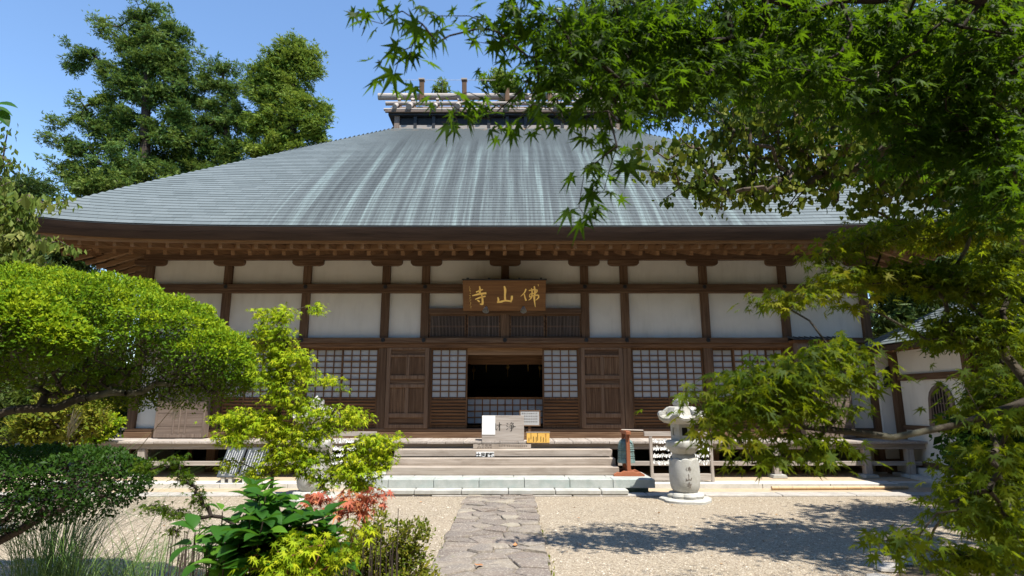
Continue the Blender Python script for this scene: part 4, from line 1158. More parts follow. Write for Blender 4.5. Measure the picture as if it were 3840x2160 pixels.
# ================================================================== COURT FURNITURE
def lantern(loc, label, inscribed=True):
    x0, y0, _ = loc
    L = thing('stone_lantern', label, 'stone lantern', loc, 'granite lanterns before the hall')
    r = random.Random(int(x0 * 10))
    def rough(rr, z, t, k): return rr * (1 + .05 * math.sin(5 * t + 1) + .04 * math.sin(9 * t)) , z
    MB().lathe(loc, [(.44, -.02), (.44, .035), (.40, .055), (.30, .06)], 28, rough).build('base_slab', M['lantern'], L, smooth=True)
    def lotus(n, amp):
        return lambda rr, z, t, k: (rr * (1 - amp * (1 - abs(math.cos(n * t / 2)) ** .6)), z)
    MB().lathe(loc, [(.26, .05), (.315, .065), (.325, .10), (.30, .135), (.22, .15), (.18, .15)], 64, lotus(8, .12)).build('lotus_base', M['lantern'], L, smooth=True)
    def drum(rr, z, t, k):
        c = abs(math.cos(4 * t + .5)); return rr, z + (.05 * (c ** .5 - .5) if k >= 7 else 0)
    MB().lathe(loc, [(.17, .135), (.20, .15), (.235, .20), (.255, .28), (.265, .40), (.262, .52), (.255, .62), (.248, .69), (.225, .70), (.19, .68)], 64, drum).build('lotus_drum', M['lantern'], L, smooth=True)
    MB().lathe(loc, [(.20, .60), (.205, .76), (.19, .79)], 24).build('neck', M['lanternroof'], L, smooth=True)
    MB().lathe(loc, [(.18, .785), (.225, .83), (.285, .885), (.30, .93), (.30, .995), (.28, 1.02), (.20, 1.03)], 48, lotus(6, .04)).build('platform', M['lantern'], L, smooth=True)
    fb = MB(); R6 = .205
    for i in range(6):
        a0 = R(60 * i); a1 = R(60 * i + 60)
        p0 = Vector((x0 + R6 * math.cos(a0), y0 + R6 * math.sin(a0), 0)); p1 = Vector((x0 + R6 * math.cos(a1), y0 + R6 * math.sin(a1), 0))
        n = Vector((math.cos((a0 + a1) / 2), math.sin((a0 + a1) / 2), 0))
        def P(t, z, d=0): return tuple(p0 + (p1 - p0) * t + n * d + Vector((0, 0, z)))
        lo, hi, za, zc_, zd, ze = .24, .76, 1.025, 1.11, 1.25, 1.32
        v = [P(0, za), P(1, za), P(1, ze), P(0, ze), P(lo, zc_), P(hi, zc_), P(hi, zd), P(lo, zd), P(lo, zc_, -.05), P(hi, zc_, -.05), P(hi, zd, -.05), P(lo, zd, -.05)]
        f = [(0, 1, 5, 4), (1, 2, 6, 5), (2, 3, 7, 6), (3, 0, 4, 7), (4, 5, 9, 8), (5, 6, 10, 9), (6, 7, 11, 10), (7, 4, 8, 11)]
        fb.add(v, f)
    fb.build('fire_box', M['lantern'], L)
    MB().lathe((x0, y0, 0), [(.14, 1.03), (.14, 1.31)], 6).build('fire_box_core', M['black'], L)
    wl = MB()
    for i in range(6):
        a = R(60 * i + 30); n = Vector((math.cos(a), math.sin(a), 0)); t = Vector((-n.y, n.x, 0)); c = Vector((x0, y0, 1.18)) + n * .15
        if i % 2: wl.beam(c - t * .055, c + t * .055, .02, .15)
        else: wl.beam(c + Vector((0, 0, -.075)), c + Vector((0, 0, .075)), .014, .014)
    wl.build('window_bar', M['lanternroof'], L)
    def eave(rr, z, t, k):
        c = abs(math.cos(3 * t)); w = max(0, (c - .45) / .55)
        f = 1 + .09 * w * (k in (2, 3, 4)) ; return rr * f, z + (.055 * w ** 2 if k in (1, 2, 3, 4) else 0)
    MB().lathe(loc, [(.22, 1.31), (.31, 1.325), (.37, 1.37), (.38, 1.41), (.345, 1.435), (.29, 1.47), (.265, 1.54), (.24, 1.60), (.20, 1.615)], 72, eave).build('lantern_roof', M['lanternroof'], L, smooth=True)
    for i in range(6):
        a = R(60 * i); n = Vector((math.cos(a), math.sin(a), 0)); t = Vector((-n.y, n.x, 0))
        c = Vector((x0, y0, 1.475)) + n * .355
        sc_ = MB(); sc_.cyl(c - t * .062, c + t * .062, .062, n=18); sc_.cyl(c - t * .07, c + t * .07, .03, n=12)
        sc_.beam(c - n * .02 + Vector((0, 0, .02)), Vector((x0, y0, 1.59)) + n * .22, .10, .05)
        sc_.build('roof_scroll', M['lantern'], L, smooth=True, bevel=.006)
    def bud(rr, z, t, k):
        c = abs(math.cos(3 * t + .6)); return rr * (.86 + .14 * c ** .5), z + (.03 * c if k in (3, 4) else 0)
    MB().lathe(loc, [(.10, 1.60), (.13, 1.625), (.145, 1.665), (.135, 1.71), (.10, 1.715), (.07, 1.70)], 48, bud).build('finial_lotus', M['lantern'], L, smooth=True)
    MB().lathe(loc, [(.085, 1.69), (.08, 1.725), (.05, 1.76), (.015, 1.80), (.004, 1.81)], 20).build('finial_jewel', M['lantern'], L, smooth=True)
    mb = MB()
    for ci, key in enumerate(('buddha', 'mountain', 'temple')):
        allp = [q for pts, w in G[key] for q in pts]; ax0, ax1 = min(q[0] for q in allp), max(q[0] for q in allp); by0, by1 = min(q[1] for q in allp), max(q[1] for q in allp)
        zt = .60 - ci * .125
        def mf(a, b, h, ax0=ax0, ax1=ax1, by0=by0, by1=by1, zt=zt):
            u = ((a - ax0) / (ax1 - ax0) - .5) * .10 + .012; z = zt - (b - by0) / (by1 - by0) * .105; rr = .2665 - .0045 * abs(z - .42) / .2 + h
            th_ = -math.pi / 2 + u / .265 - (x0 - CX) / 40; return Vector((x0 + rr * math.cos(th_), y0 + rr * math.sin(th_), z))
        for pts, w in G[key]: ribbon(mb, pts, [q * .8 for q in w], mf, .002)
    mb.build('carved_character', M['faint'], L)
    return L
lantern((3.22, 10.58, 0), 'pale granite lantern beside the prayer slip rack, inscribed drum in full view')
lantern((-3.42, 10.75, 0), 'pale granite lantern half hidden behind the lime green young maple')

# bell on its red stand
bs = thing('bell_stand', 'reddish wooden bell stand with two posts on the stone platform', 'stand', (2.46, 11.95, .27))
bz = .27
for y in (11.72, 12.16):
    MB().box(2.425, 2.495, y - .035, y + .035, bz + .05, 1.07).build('stand_post', M['red_z'], bs, bevel=.004)
    ft = [(-.30, 0), (.30, 0), (.30, .03), (.22, .075), (.16, .06), (.10, .095), (-.10, .095), (-.16, .06), (-.22, .075), (-.30, .03)]
    MB().prism_y([(2.46 + a, bz + b) for a, b in ft], y - .045, y + .045).build('stand_foot', M['red_x'], bs, bevel=.004)
MB().box(2.43, 2.49, 11.68, 12.2, bz + .012, bz + .06).build('stand_sill', M['red_y'], bs)
MB().box(2.415, 2.505, 11.62, 12.26, 1.06, 1.125).build('stand_head', M['red_y'], bs, bevel=.005)
bc = (2.46, 11.94, 0)
be = thing('bronze_bell', 'small green bronze temple bell hanging in the red stand', 'bell', (2.46, 11.94, .52))
MB().lathe(bc, [(.172, .50), (.175, .545), (.165, .56), (.158, .70), (.15, .84), (.128, .915), (.08, .955), (.02, .965)], 36).build('bell_body', M['bronze'], be, smooth=True)
for z in (.60, .645, .735): MB().lathe(bc, [(.162, z - .006), (.172, z), (.158, z + .006)], 36, None, False).build('bell_band', M['bronze'], be, smooth=True)
vb = MB()
for i in range(4):
    a = R(45 + 90 * i); vb.beam((bc[0] + .163 * math.cos(a), bc[1] + .163 * math.sin(a), .56), (bc[0] + .145 * math.cos(a), bc[1] + .145 * math.sin(a), .88), .016, .016)
vb.build('bell_rib', M['bronze'], be)
st_ = MB()
for i in range(28):
    a = R(360 / 28 * i)
    if i % 7 == 0: continue
    for z in (.78, .815, .85): st_.lathe((bc[0] + (.155 - (z - .78) * .2) * math.cos(a), bc[1] + (.155 - (z - .78) * .2) * math.sin(a), z), [(.011, -.011), (.014, 0), (.004, .012)], 6)
o = st_.build('bell_stud', M['bronze'], be); o['kind'] = 'stuff'
MB().cyl((2.46, 11.94, .96), (2.46, 11.94, 1.06), .014, n=8).build('bell_hook', M['iron'], be)
o = MB().cyl((2.34, 11.70, 1.15), (2.78, 11.74, 1.135), .013, n=8).build('bell_striker', M['step_x'], None, (2.5, 11.7, 1.13)); setp(o, 'thin pale wooden striker laid across the top of the bell stand', 'striker')

# racks of knotted paper fortunes
def rack(x0, x1, y, label, seed):
    r = random.Random(seed)
    k = thing('fortune_rack', label, 'rack', ((x0 + x1) / 2, y, .1), 'racks of knotted paper fortunes')
    for x in (x0, x1): MB().box(x - .03, x + .03, y - .03, y + .03, .10, 1.03).build('rack_post', M['grey_z'], k, bevel=.003)
    MB().box(x0 - .13, x1 + .13, y - .035, y + .035, 1.0, 1.09).build('rack_head', M['grey_x'], k, bevel=.004)
    MB().box(x0 + .032, x1 - .032, y - .025, y + .025, .13, .26).build('rack_foot', M['grey_x'], k, bevel=.003)
    for z in (.90, .76, .62, .48):
        MB().cyl((x0 + .03, y, z), (x1 - .03, y, z), .005, n=5).build('rack_cord', M['white'], k)
        sl = MB(); n = int((x1 - x0) / .024)
        for i in range(n):
            x = x0 + .04 + (x1 - x0 - .08) * (i + r.random() * .8) / n
            sl.box(x - .012, x + .012, y - .016, y + .016, z - .016, z + .016)
            for sg in (-1, 1):
                d = Vector((r.uniform(-.5, .5), sg * r.uniform(.1, .5) - .2, r.choice([1, 1, -1, -1, -1.3]) * r.uniform(.5, 1))).normalized()
                l = r.uniform(.028, .062)
                sl.beam((x, y - .012, z), tuple(Vector((x, y - .012, z)) + d * l), .017, .004, up=(0, 1, .2))
        o = sl.build('paper_slips', M['white'], k); o['kind'] = 'stuff'
rack(3.02, 4.25, 12.18, 'rack of knotted white paper fortunes between the bell stand and the stone lantern', 4)
rack(-3.55, -2.75, 12.18, 'rack of knotted white paper fortunes behind the young lime green maple', 5)

# two dark memorial slates on low posts
for i, (pa, pb) in enumerate(((818, 890), (898, 980))):
    a, b = at(pa, 1783, 12.05), at(pb, 1783, 12.05)
    s_ = thing('inscribed_slate', ['tilted dark slate with rows of white writing, farther from the steps', 'tilted dark slate with rows of white writing, nearer the stone lantern'][i], 'sign', ((a.x + b.x) / 2, 12.05, .1), 'dark inscribed slates before the verandah')
    z0, z1, y0, y1 = .22, .76, 11.98, 12.36
    MB().add([(a.x, y0, z0), (b.x, y0, z0), (b.x, y1, z1), (a.x, y1, z1), (a.x, y0 + .03, z0 - .02), (b.x, y0 + .03, z0 - .02), (b.x, y1 + .03, z1 - .02), (a.x, y1 + .03, z1 - .02)],
             [(0, 1, 2, 3), (7, 6, 5, 4), (0, 4, 5, 1), (1, 5, 6, 2), (2, 6, 7, 3), (3, 7, 4, 0)]).build('slate_board', M['slate'], s_, bevel=.004)
    mb = MB(); nrm = Vector((0, -(z1 - z0), (y1 - y0))).normalized()
    mf = lambda p, q, h, a=a: Vector((p, y0 + (q - z0) / (z1 - z0) * (y1 - y0), q)) + nrm * (h + .001)
    for k in range(7):
        x = a.x + (b.x - a.x) * (k + 1) / 8
        scribble(mb, x - .009, x + .009, z0 + .06, z1 - .05 - .05 * (k % 3 == 1), 0, 16, True, 60 + k, .0045, .001, mf)
    mb.build('lettering', M['white'], s_)
    for x in (a.x + .12, b.x - .12): MB().box(x - .035, x + .035, 12.0, 12.08, .0, .26).build('slate_post', M['concrete'], s_, bevel=.004)
# bamboo pole along the kerb
p0, p1 = at(2892, 1842, 11.75), at(3412, 1842, 11.75)
bp = thing('bamboo_pole', 'dry jointed bamboo pole lying along the foot of the plinth', 'pole', ((p0.x + p1.x) / 2, 11.72, 0))
MB().cyl((p0.x, 11.72, .045), (p1.x, 11.80, .045), .036, .03, 12).build('cane', M['bamboo'], bp, smooth=True)
for i in range(10):
    t = (i + .5) / 10; MB().cyl((p0.x + (p1.x - p0.x) * t - .006, 11.72 + .08 * t, .045), (p0.x + (p1.x - p0.x) * t + .006, 11.72 + .08 * t, .045), .040 - .006 * t, n=12).build('joint_ring', M['earth'], bp)
# dry leaves
for i, (px, py, lab) in enumerate(((1932, 2048, 'curled orange leaf on the flagstones, largest of the dry leaves'), (1812, 2122, 'dry leaf on the flagstones closest to the garden side'), (1583, 1882, 'orange leaf on the gravel west of the path near the steps'),
                                   (2165, 1942, 'small dry leaf on the gravel near the tips of the tree shadow'), (2118, 2008, 'small red leaf on the gravel just east of the path'), (2178, 2045, 'pale dry leaf on the gravel, southern one east of the path'))):
    v = (1080 - py) / F; z = .045 if i < 2 else .012
    dz = math.sin(PITCH) + v * math.cos(PITCH); t = (z - CZ) / dz; Y_ = t * (math.cos(PITCH) - v * math.sin(PITCH)); X_ = CX + (px - 1920) / F * t
    V, Fc = T_BROAD; s_ = (.095, .10, .07, .055, .05, .05)[i]; a = i * 1.3
    me = np_mesh('fallen_leaf', M['deadleaf'], np.stack([(V[:, 0] * math.cos(a) - V[:, 1] * math.sin(a)) * s_, (V[:, 0] * math.sin(a) + V[:, 1] * math.cos(a)) * s_, np.abs(V[:, 2]) * s_ * .8 + .004], 1), Fc)
    o = np_obj('fallen_leaf', me, None, (X_, Y_, z)); setp(o, lab, 'leaf', 'dry leaves on the ground')

# ================================================================== ANNEX on the east side
AX = 9.05
an = thing('side_annex', 'low white walled annex with bell shaped lattice window under a grey hipped roof', 'building', (AX + 2, 12, 0))
MB().box(AX + .05, AX + .12, 11.35, 13.35, .42, 3.0).build('plaster_wall', M['plaster'], an)
MB().box(8.725, AX + .25, 13.56, 13.62, .42, 2.86).build('plaster_wall', M['plaster'], an)
MB().box(8.725, AX + .25, 13.5, 13.63, .0, .415).build('base_beam', M['post_x'], an)
MB().box(AX - .06, AX + .12, 13.36, 13.54, .3, 3.0).build('annex_post', M['post_z'], an, bevel=.006)
MB().box(AX - .06, AX + .12, 11.14, 11.34, .3, 3.0).build('annex_post', M['post_z'], an, bevel=.006)
MB().box(AX, AX + .12, 11.345, 13.355, .30, .418).build('base_beam', M['post_y'], an)
MB().box(AX - .01, AX + .045, 11.345, 13.355, 2.16, 2.30).build('wall_beam', M['post_y'], an)
MB().box(AX - .01, AX + .045, 11.345, 13.355, 1.08, 1.18).build('wall_beam', M['post_y'], an)
MB().box(AX - .01, AX + .12, 10.2, 13.6, 2.84, 3.0).build('eave_beam', M['post_y'], an)
for y0, y1 in ((9.6, 11.3), (11.304, 13.3)):
    MB().box(8.62, AX + .3, y0, y1, 0, .16).build('foundation_stone', M['concrete'], an, bevel=.01)
MB().box(8.88, AX + .3, 9.6, 13.5, .16, .298).build('foundation_core', M['concrete'], an)
MB().box(AX + 1.2, AX + 1.3, 7.0, 11.3, .3, 3.0).build('recess_wall', M['door_z'], an)
MB().box(AX + .13, AX + 1.3, 11.2, 11.3, .3, 3.0).build('recess_wall', M['door_z'], an)
MB().box(AX + .125, AX + 4, 13.64, 13.74, .3, 3.0).build('back_wall', M['plaster'], an)
def ogee(yc, w, z0, h):
    pts = [(-.5, 0), (-.44, .45), (-.42, .62), (-.36, .76), (-.24, .87), (-.10, .93), (0, 1.0), (.10, .93), (.24, .87), (.36, .76), (.42, .62), (.44, .45), (.5, 0)]
    return [(yc + a * w, z0 + b * h) for a, b in pts]
wnd = thing('bell_window', None, None, (AX, 12.15, 1.2)); wnd.parent = an; wnd.location = WO[wnd] - WO[an]
out, inn = ogee(12.13, .80, 1.19, .92), ogee(12.13, .62, 1.25, .78)
n = len(out); vs = [(AX + .0, a, b) for a, b in out] + [(AX + .0, a, b) for a, b in inn] + [(AX + .052, a, b) for a, b in out] + [(AX + .052, a, b) for a, b in inn]
fs = []
for i in range(n):
    j = (i + 1) % n
    fs += [(i, j, n + j, n + i), (2 * n + i, 3 * n + i, 3 * n + j, 2 * n + j), (i, 2 * n + i, 2 * n + j, j), (n + i, n + j, 3 * n + j, 3 * n + i)]
MB().add(vs, fs).build('window_frame', M['shut_z'], wnd)
MB().prism_x(inn, AX + .044, AX + .048).build('window_dark', M['black'], wnd)
for k in range(7):
    y = 12.13 + (k - 3) * .082; hh = .70 if abs(k - 3) < 2 else .62 if abs(k - 3) < 3 else .46
    MB().box(AX + .012, AX + .03, y - .011, y + .011, 1.25, 1.25 + hh).build('window_bar', M['shut_z'], wnd)
for z in (1.40, 1.66): MB().box(AX + .018, AX + .038, 11.85, 12.41, z - .01, z + .01).build('window_bar', M['shut_z'], wnd)
bell_pts = [(-.5, 0), (-.5, .45), (-.42, .75), (-.25, .93), (0, 1.0), (.25, .93), (.42, .75), (.5, .45), (.5, 0)]
MB().prism_y([(9.02 + a * .36, 2.02 + b * .5) for a, b in bell_pts], 13.50, 13.555).build('bell_shaped_shutter', M['iron'], an)
# annex roof: eave on the court side, hipped towards the hall
ex, ez, rx_, rz_ = 8.42, 2.93, 11.6, 4.75
y_a, y_b = 13.78, 6.5
rf = MB().add([(ex, y_b, ez), (ex, y_a, ez), (rx_, y_a - 2.2, rz_), (rx_, y_b, rz_), (14.5, y_a, ez), (14.5, y_b, ez)],
              [(0, 3, 2, 1), (1, 2, 4), (3, 5, 4, 2)])
aroof = rf.build('annex_roof', M['copperedge'], an)
MB().box(ex + .01, ex + .10, y_b, y_a, ez - .13, ez - .012).build('annex_fascia', M['fascia'], an)
MB().box(ex + .102, 14, y_a - .10, y_a - .01, ez - .13, ez - .012).build('annex_fascia', M['fascia'], an)
MB().box(ex + .12, AX + .3, y_b, y_a - .11, ez - .055, ez - .035).build('annex_soffit', M['eave_y'], an)
afl = MB().beam((0, 0, .03), (.6, 0, .10), .06, .07).mesh('annex_rafter', M['eave_x'])
for k in range(22): rep('annex_rafter', afl, an, (ex + .13, y_a - .25 - k * .30, ez - .16))
P, X, Y, Z, S = [], [], [], [], []
sl = Vector((rx_ - ex, 0, rz_ - ez)); SL = sl.length; sl.normalize(); row = 0; s_ = 0.0
while s_ < SL - .1:
    t = s_ / SL; ya = y_a - 2.2 * t; y = ya; off = (row % 3) * .14
    y = ya - (off if off else .42)
    prev = ya
    while prev > y_b:
        nxt = max(y, y_b); w = prev - nxt
        if w > .05:
            P.append((ex + sl.x * s_, (prev + nxt) / 2, ez + sl.z * s_ + .004)); X.append((0, -1, 0)); Y.append(tuple(sl)); S.append((w - .006, .15, 1.3))
        prev = nxt; y -= .42
    s_ += .15; row += 1
X = unit(np.array(X, float)); Y = unit(np.array(Y, float)); Z = np.cross(X, Y)
scatter('roof_tile', 'roof_tiling', aroof, M['copper'], TILE, np.array(P), X, Y, Z, np.array(S), RNG.random(len(P)), 120)
# planted bed with a stone edge in the south east corner
gbp = MB().add([(2.6, 2.0, .008), (13, 2.0, .008), (13, 7.3, .008), (6.2, 7.0, .008), (4.3, 6.5, .008), (3.3, 5.4, .008)], [(0, 1, 2, 3, 4, 5)]).build('garden_bed', M['soil']); gbp['kind'] = 'structure'
edge = thing('bed_edging', None, None, (4, 6, 0)); edge['kind'] = 'structure'
pl_ = [(2.55, 4.6), (3.2, 5.45), (4.25, 6.55), (6.2, 7.08), (9.0, 7.3)]
for (a, b) in zip(pl_[:-1], pl_[1:]):
    L = math.hypot(b[0] - a[0], b[1] - a[1]); n = max(1, int(L / .42))
    for i in range(n):
        t = (i + .5) / n; c = (a[0] + (b[0] - a[0]) * t + random.gauss(0, .02), a[1] + (b[1] - a[1]) * t + random.gauss(0, .02)); ang = math.atan2(b[1] - a[1], b[0] - a[0])
        bmv = MB().lathe((0, 0, 0), [(.10, -.02), (.13, .02), (.12, .055), (.05, .075)], 9, lambda rr, z, tt, k, sd=random.random() * 6: (rr * (1 + .2 * math.sin(2 * tt + sd)), z))
        o = bmv.build('edging_stone', M['rough'], edge, smooth=True); o.location = Vector((c[0], c[1], 0)) - WO[edge]; o.scale = (1.45, .9, .75); o.rotation_euler = (0, 0, ang)
        for v_ in o.data.vertices: v_.co = v_.co + WO[edge]

# ================================================================== TREES AND PLANTS
K = 1.4907                                                # the full view was measured on a 2576 wide copy
def bl(lst, Y, dep=1.0, k=K, ox=0, oy=0):
    out = []
    for q in lst:
        yy = q[4] if len(q) > 4 else Y
        out.append(blob(ox + q[0] * k, oy + q[1] * k, q[2] * k, q[3] * k, yy, dep))
    return out
# --- tall cedars behind the roof
C1 = [(700,110,85,90),(800,60,55,45),(510,150,45,50),(880,170,75,80),(640,230,90,70),(850,290,120,90),(700,340,110,80),(420,285,65,50),(370,350,32,35),(560,380,80,55),(900,400,90,70),(650,450,100,55),(800,490,100,60),(520,520,70,45),(400,580,65,45),(270,610,50,40),(255,690,38,50),(330,725,55,35),(470,640,90,55),(620,600,100,65),(440,760,100,55),(600,720,110,65),(330,850,45,60),(450,870,90,65),(600,850,120,65),(400,930,60,40),(700,700,50,50),(830,700,80,55),(900,590,80,55),(760,200,60,60),(740,820,70,50),(620,940,170,60),(800,880,110,55),(470,960,120,50),(760,640,60,60)]
C2 = [(1080,340,55,45),(1180,350,60,45),(1040,410,55,45),(1150,440,85,55),(1000,500,100,55),(1120,560,100,65),(930,600,80,55),(1050,650,120,65),(900,720,100,55),(1050,760,120,65),(1180,740,90,55),(820,800,100,45),(960,830,95,40),(1220,620,70,55),(980,870,150,50),(1150,820,110,50)]
C3 = [(1470,225,60,38),(1450,290,100,55),(1540,290,55,55),(1380,350,95,45),(1560,360,55,45),(1300,390,70,55),(1450,430,110,55),(1330,480,90,65),(1500,520,100,75),(1610,555,50,60),(1400,600,100,65),(1560,640,85,55),(1300,640,80,55),(1420,720,90,45),(1560,700,75,38),(1620,690,38,28),(1330,770,110,50),(1480,760,110,45)]
kc = 1 / 1.3414
def cedar(label, L, Y, mat, trunk_px, n_tw, per, size, seed):
    rng = np.random.default_rng(seed)
    B = bl([(q[0], q[1], q[2] * .90, q[3] * .84) for q in L], Y, .75, kc)
    top = at(trunk_px[0][0] * kc, trunk_px[0][1] * kc, Y); mid = at(trunk_px[1][0] * kc, trunk_px[1][1] * kc, Y); foot = Vector((mid.x + .1, Y, 0))
    t = thing('cedar_tree', label, 'tree', foot, 'tall cedars behind the hall')
    A, d, idx = in_blobs(B, n_tw, rng, .5)
    far = rng.random(n_tw) < .22; A[far] += d[far] * rng.uniform(.2, .7, far.sum())[:, None]
    trunk = [tuple(foot), tuple(mid), tuple(top)]
    wood_of('trunk', M['barkdark'], t, trunk, A, .7, rng, .020, .30, 2.3, .05, 6)
    bt = np.random.default_rng(seed + 1).random(len(B))
    tint = np.clip(.15 + .45 * bt[idx] + .35 * rng.random(n_tw), 0, 1)
    foliage(t, A, per, .38, size, T_SPRAYS, mat, 'up', rng, 0, flat=.8, tint=tint, tintspread=.28, out=d)
cedar('tallest cedar with open blue green crown and bare trunk showing', C1, 33, M['cedar1'], [(745, 90), (728, 800)], 760, 44, .23, 1)
cedar('middle cedar of dull green leaning between the two taller crowns', C2, 35, M['cedar1'], [(1120, 360), (1150, 800)], 410, 44, .23, 2)
cedar('bright green full crowned cedar closest to the ridge of the hall', C3, 34, M['cedar2'], [(1475, 230), (1470, 700)], 560, 46, .23, 3)

def broadleaf(label, B, foot, topz, mat, n_tw, per, spread, size, T, mode, seed, rt=.02, rmax=.3, n_obj=0, name='tree', cat='tree', group=None, bark='barkdark', step=.5, flat=.7, trunk=None, leafname='leaf', shell=.5, tintspread=.35, tint=None, pw=2.3, twig_sides=6):
    rng = np.random.default_rng(seed)
    t = thing(name, label, cat, foot, group)
    A, d, idx = in_blobs(B, n_tw, rng, shell)
    A[:, 2] = np.maximum(A[:, 2], .05)
    trunk = trunk or [tuple(foot), (foot[0], foot[1], topz)]
    wood_of('trunk' if cat == 'tree' else 'stems', M[bark], t, [tuple(p) for p in trunk], A, step, rng, rt, rmax, pw, .06, twig_sides)
    bt = np.random.default_rng(seed + 5).random(len(B))
    tn = np.clip(.2 + .4 * bt[idx] + .3 * rng.random(n_tw), 0, 1) if tint is None else tint(A, d, idx, rng)
    foliage(t, A, per, spread, size, T, mat, mode, rng, n_obj, leafname, 'crown', flat, tn, tintspread, out=d)
    return t
# --- woods behind and beside the hall
wood_group = 'woodland trees around the hall'
for i, (lab, L, Y, n, per, mat) in enumerate([
    ('dark broad crowned tree rising directly behind the east end of the ridge', [(1480,110,110,110),(1620,90,150,130),(1600,230,120,80),(1400,200,60,40),(1740,200,110,110)], 31, 520, 26, 'woods'),
    ('very tall dark tree behind the maple boughs above the hall roof', [(1950,90,170,150),(2050,250,170,120),(1880,300,90,60),(2150,120,150,150)], 33, 520, 24, 'woods'),
    ('dark tree massed behind the east slope of the hall roof', [(2300,150,160,170),(2280,360,170,110),(2200,430,120,60)], 30, 520, 24, 'woods'),
    ('tall dark tree filling the far east corner behind the annex', [(2500,200,170,200),(2480,480,170,150),(2420,620,140,80),(2650,350,200,300)], 24, 520, 24, 'woods'),
    ('shaded tree in the gap between the hall and the annex', [(2330,640,120,80),(2260,720,80,70),(2420,740,120,90),(2280,800,80,40)], 19, 260, 26, 'woods')]):
    B = bl(L, Y, 1.0); c = B[0][0]
    broadleaf(lab, B, (float(np.mean([b[0][0] for b in B])), Y + .3, 0), float(c[2]), M[mat], n, per, .75, .34, T_SPRAYS, 'any', 30 + i, .03, .45, group=wood_group)
B = bl([(1256,202,24,22),(1275,222,34,26),(1222,202,9,8)], 29)
broadleaf('small light green tree top showing above the ridge log', B, (B[0][0][0], 29, 0), float(B[0][0][2]) - 2, M['cedar2'], 70, 22, .3, .24, T_SPRAYS, 'any', 41, .02, .25, group=wood_group)
B = bl([(1114,206,8,7),(1109,212,14,8),(1117,226,16,10),(1100,228,12,8)], 29)
broadleaf('slender twig top poking above the ridge between the stakes', B, (B[0][0][0], 29, 0), float(B[0][0][2]) - 1, M['cedar2'], 16, 14, .16, .2, T_SPRAYS, 'any', 42, .012, .12, group=wood_group)
for i, (lab, L, Y) in enumerate([('far tree beyond the west eave corner', [(70,480,70,30),(150,640,90,60),(60,600,80,80),(210,640,40,30)], 26),
                                 ('dark woodland tree behind the west end of the hall', [(60,760,140,110),(190,760,70,80),(120,900,160,100)], 21),
                                 ('dark undergrowth tree close behind the west wall corner', [(150,1000,130,70),(270,980,50,90),(40,1010,120,70),(240,1060,60,50)], 16.5)]):
    B = bl(L, Y, 1.0)
    broadleaf(lab, B, (float(B[0][0][0]), Y + .2, 0), float(B[0][0][2]), M['woods'], 330, 24, .5, .25, T_SPRAYS, 'any', 44 + i, .02, .3, group=wood_group)
# --- shrubs beside the west end of the verandah
for i, (lab, L, Y, mat, n) in enumerate([('sunlit rounded shrub against the west end of the verandah', [(215,1040,50,50),(180,1075,60,40)], 11.2, 'azalea', 260),
                                    ('mixed green shrub with dark stems west of the verandah', [(120,1060,70,50),(70,1085,70,40),(150,1020,60,40)], 10.2, 'azalea', 300),
                                    ('low yellow green shrub at the foot of the corner post', [(262,1068,40,26),(230,1095,50,20)], 12.6, 'topiary', 170)]):
    B = bl(L, Y, 1.0)
    broadleaf(lab, B, (float(B[0][0][0]), Y, 0), .5, M[mat], n, 16, .10, .065, T_SMALL, 'up', 50 + i, .004, .03, name='shrub', cat='shrub', group='shrubs beside the verandah', step=.12)
# --- drooping pale leaved tree on the west edge
B = bl([(40,505,60,26),(120,510,60,22),(15,470,30,25),(40,560,50,35),(40,610,60,30),(95,608,45,16),(150,618,30,12),(30,650,60,25),(90,655,60,20),(20,345,22,22),(10,400,18,14),(-60,480,60,160),(-150,560,90,160)], 6.8, .8)
broadleaf('pale green tree with drooping pointed leaves beside the west eave', B, (-9.6, 7.2, 0), 4.3, M['dogwood'], 420, 15, .14, .080, T_SMALL, 'droop', 60, .006, .12, 260, name='dogwood_tree', bark='bark', step=.2, flat=.45)
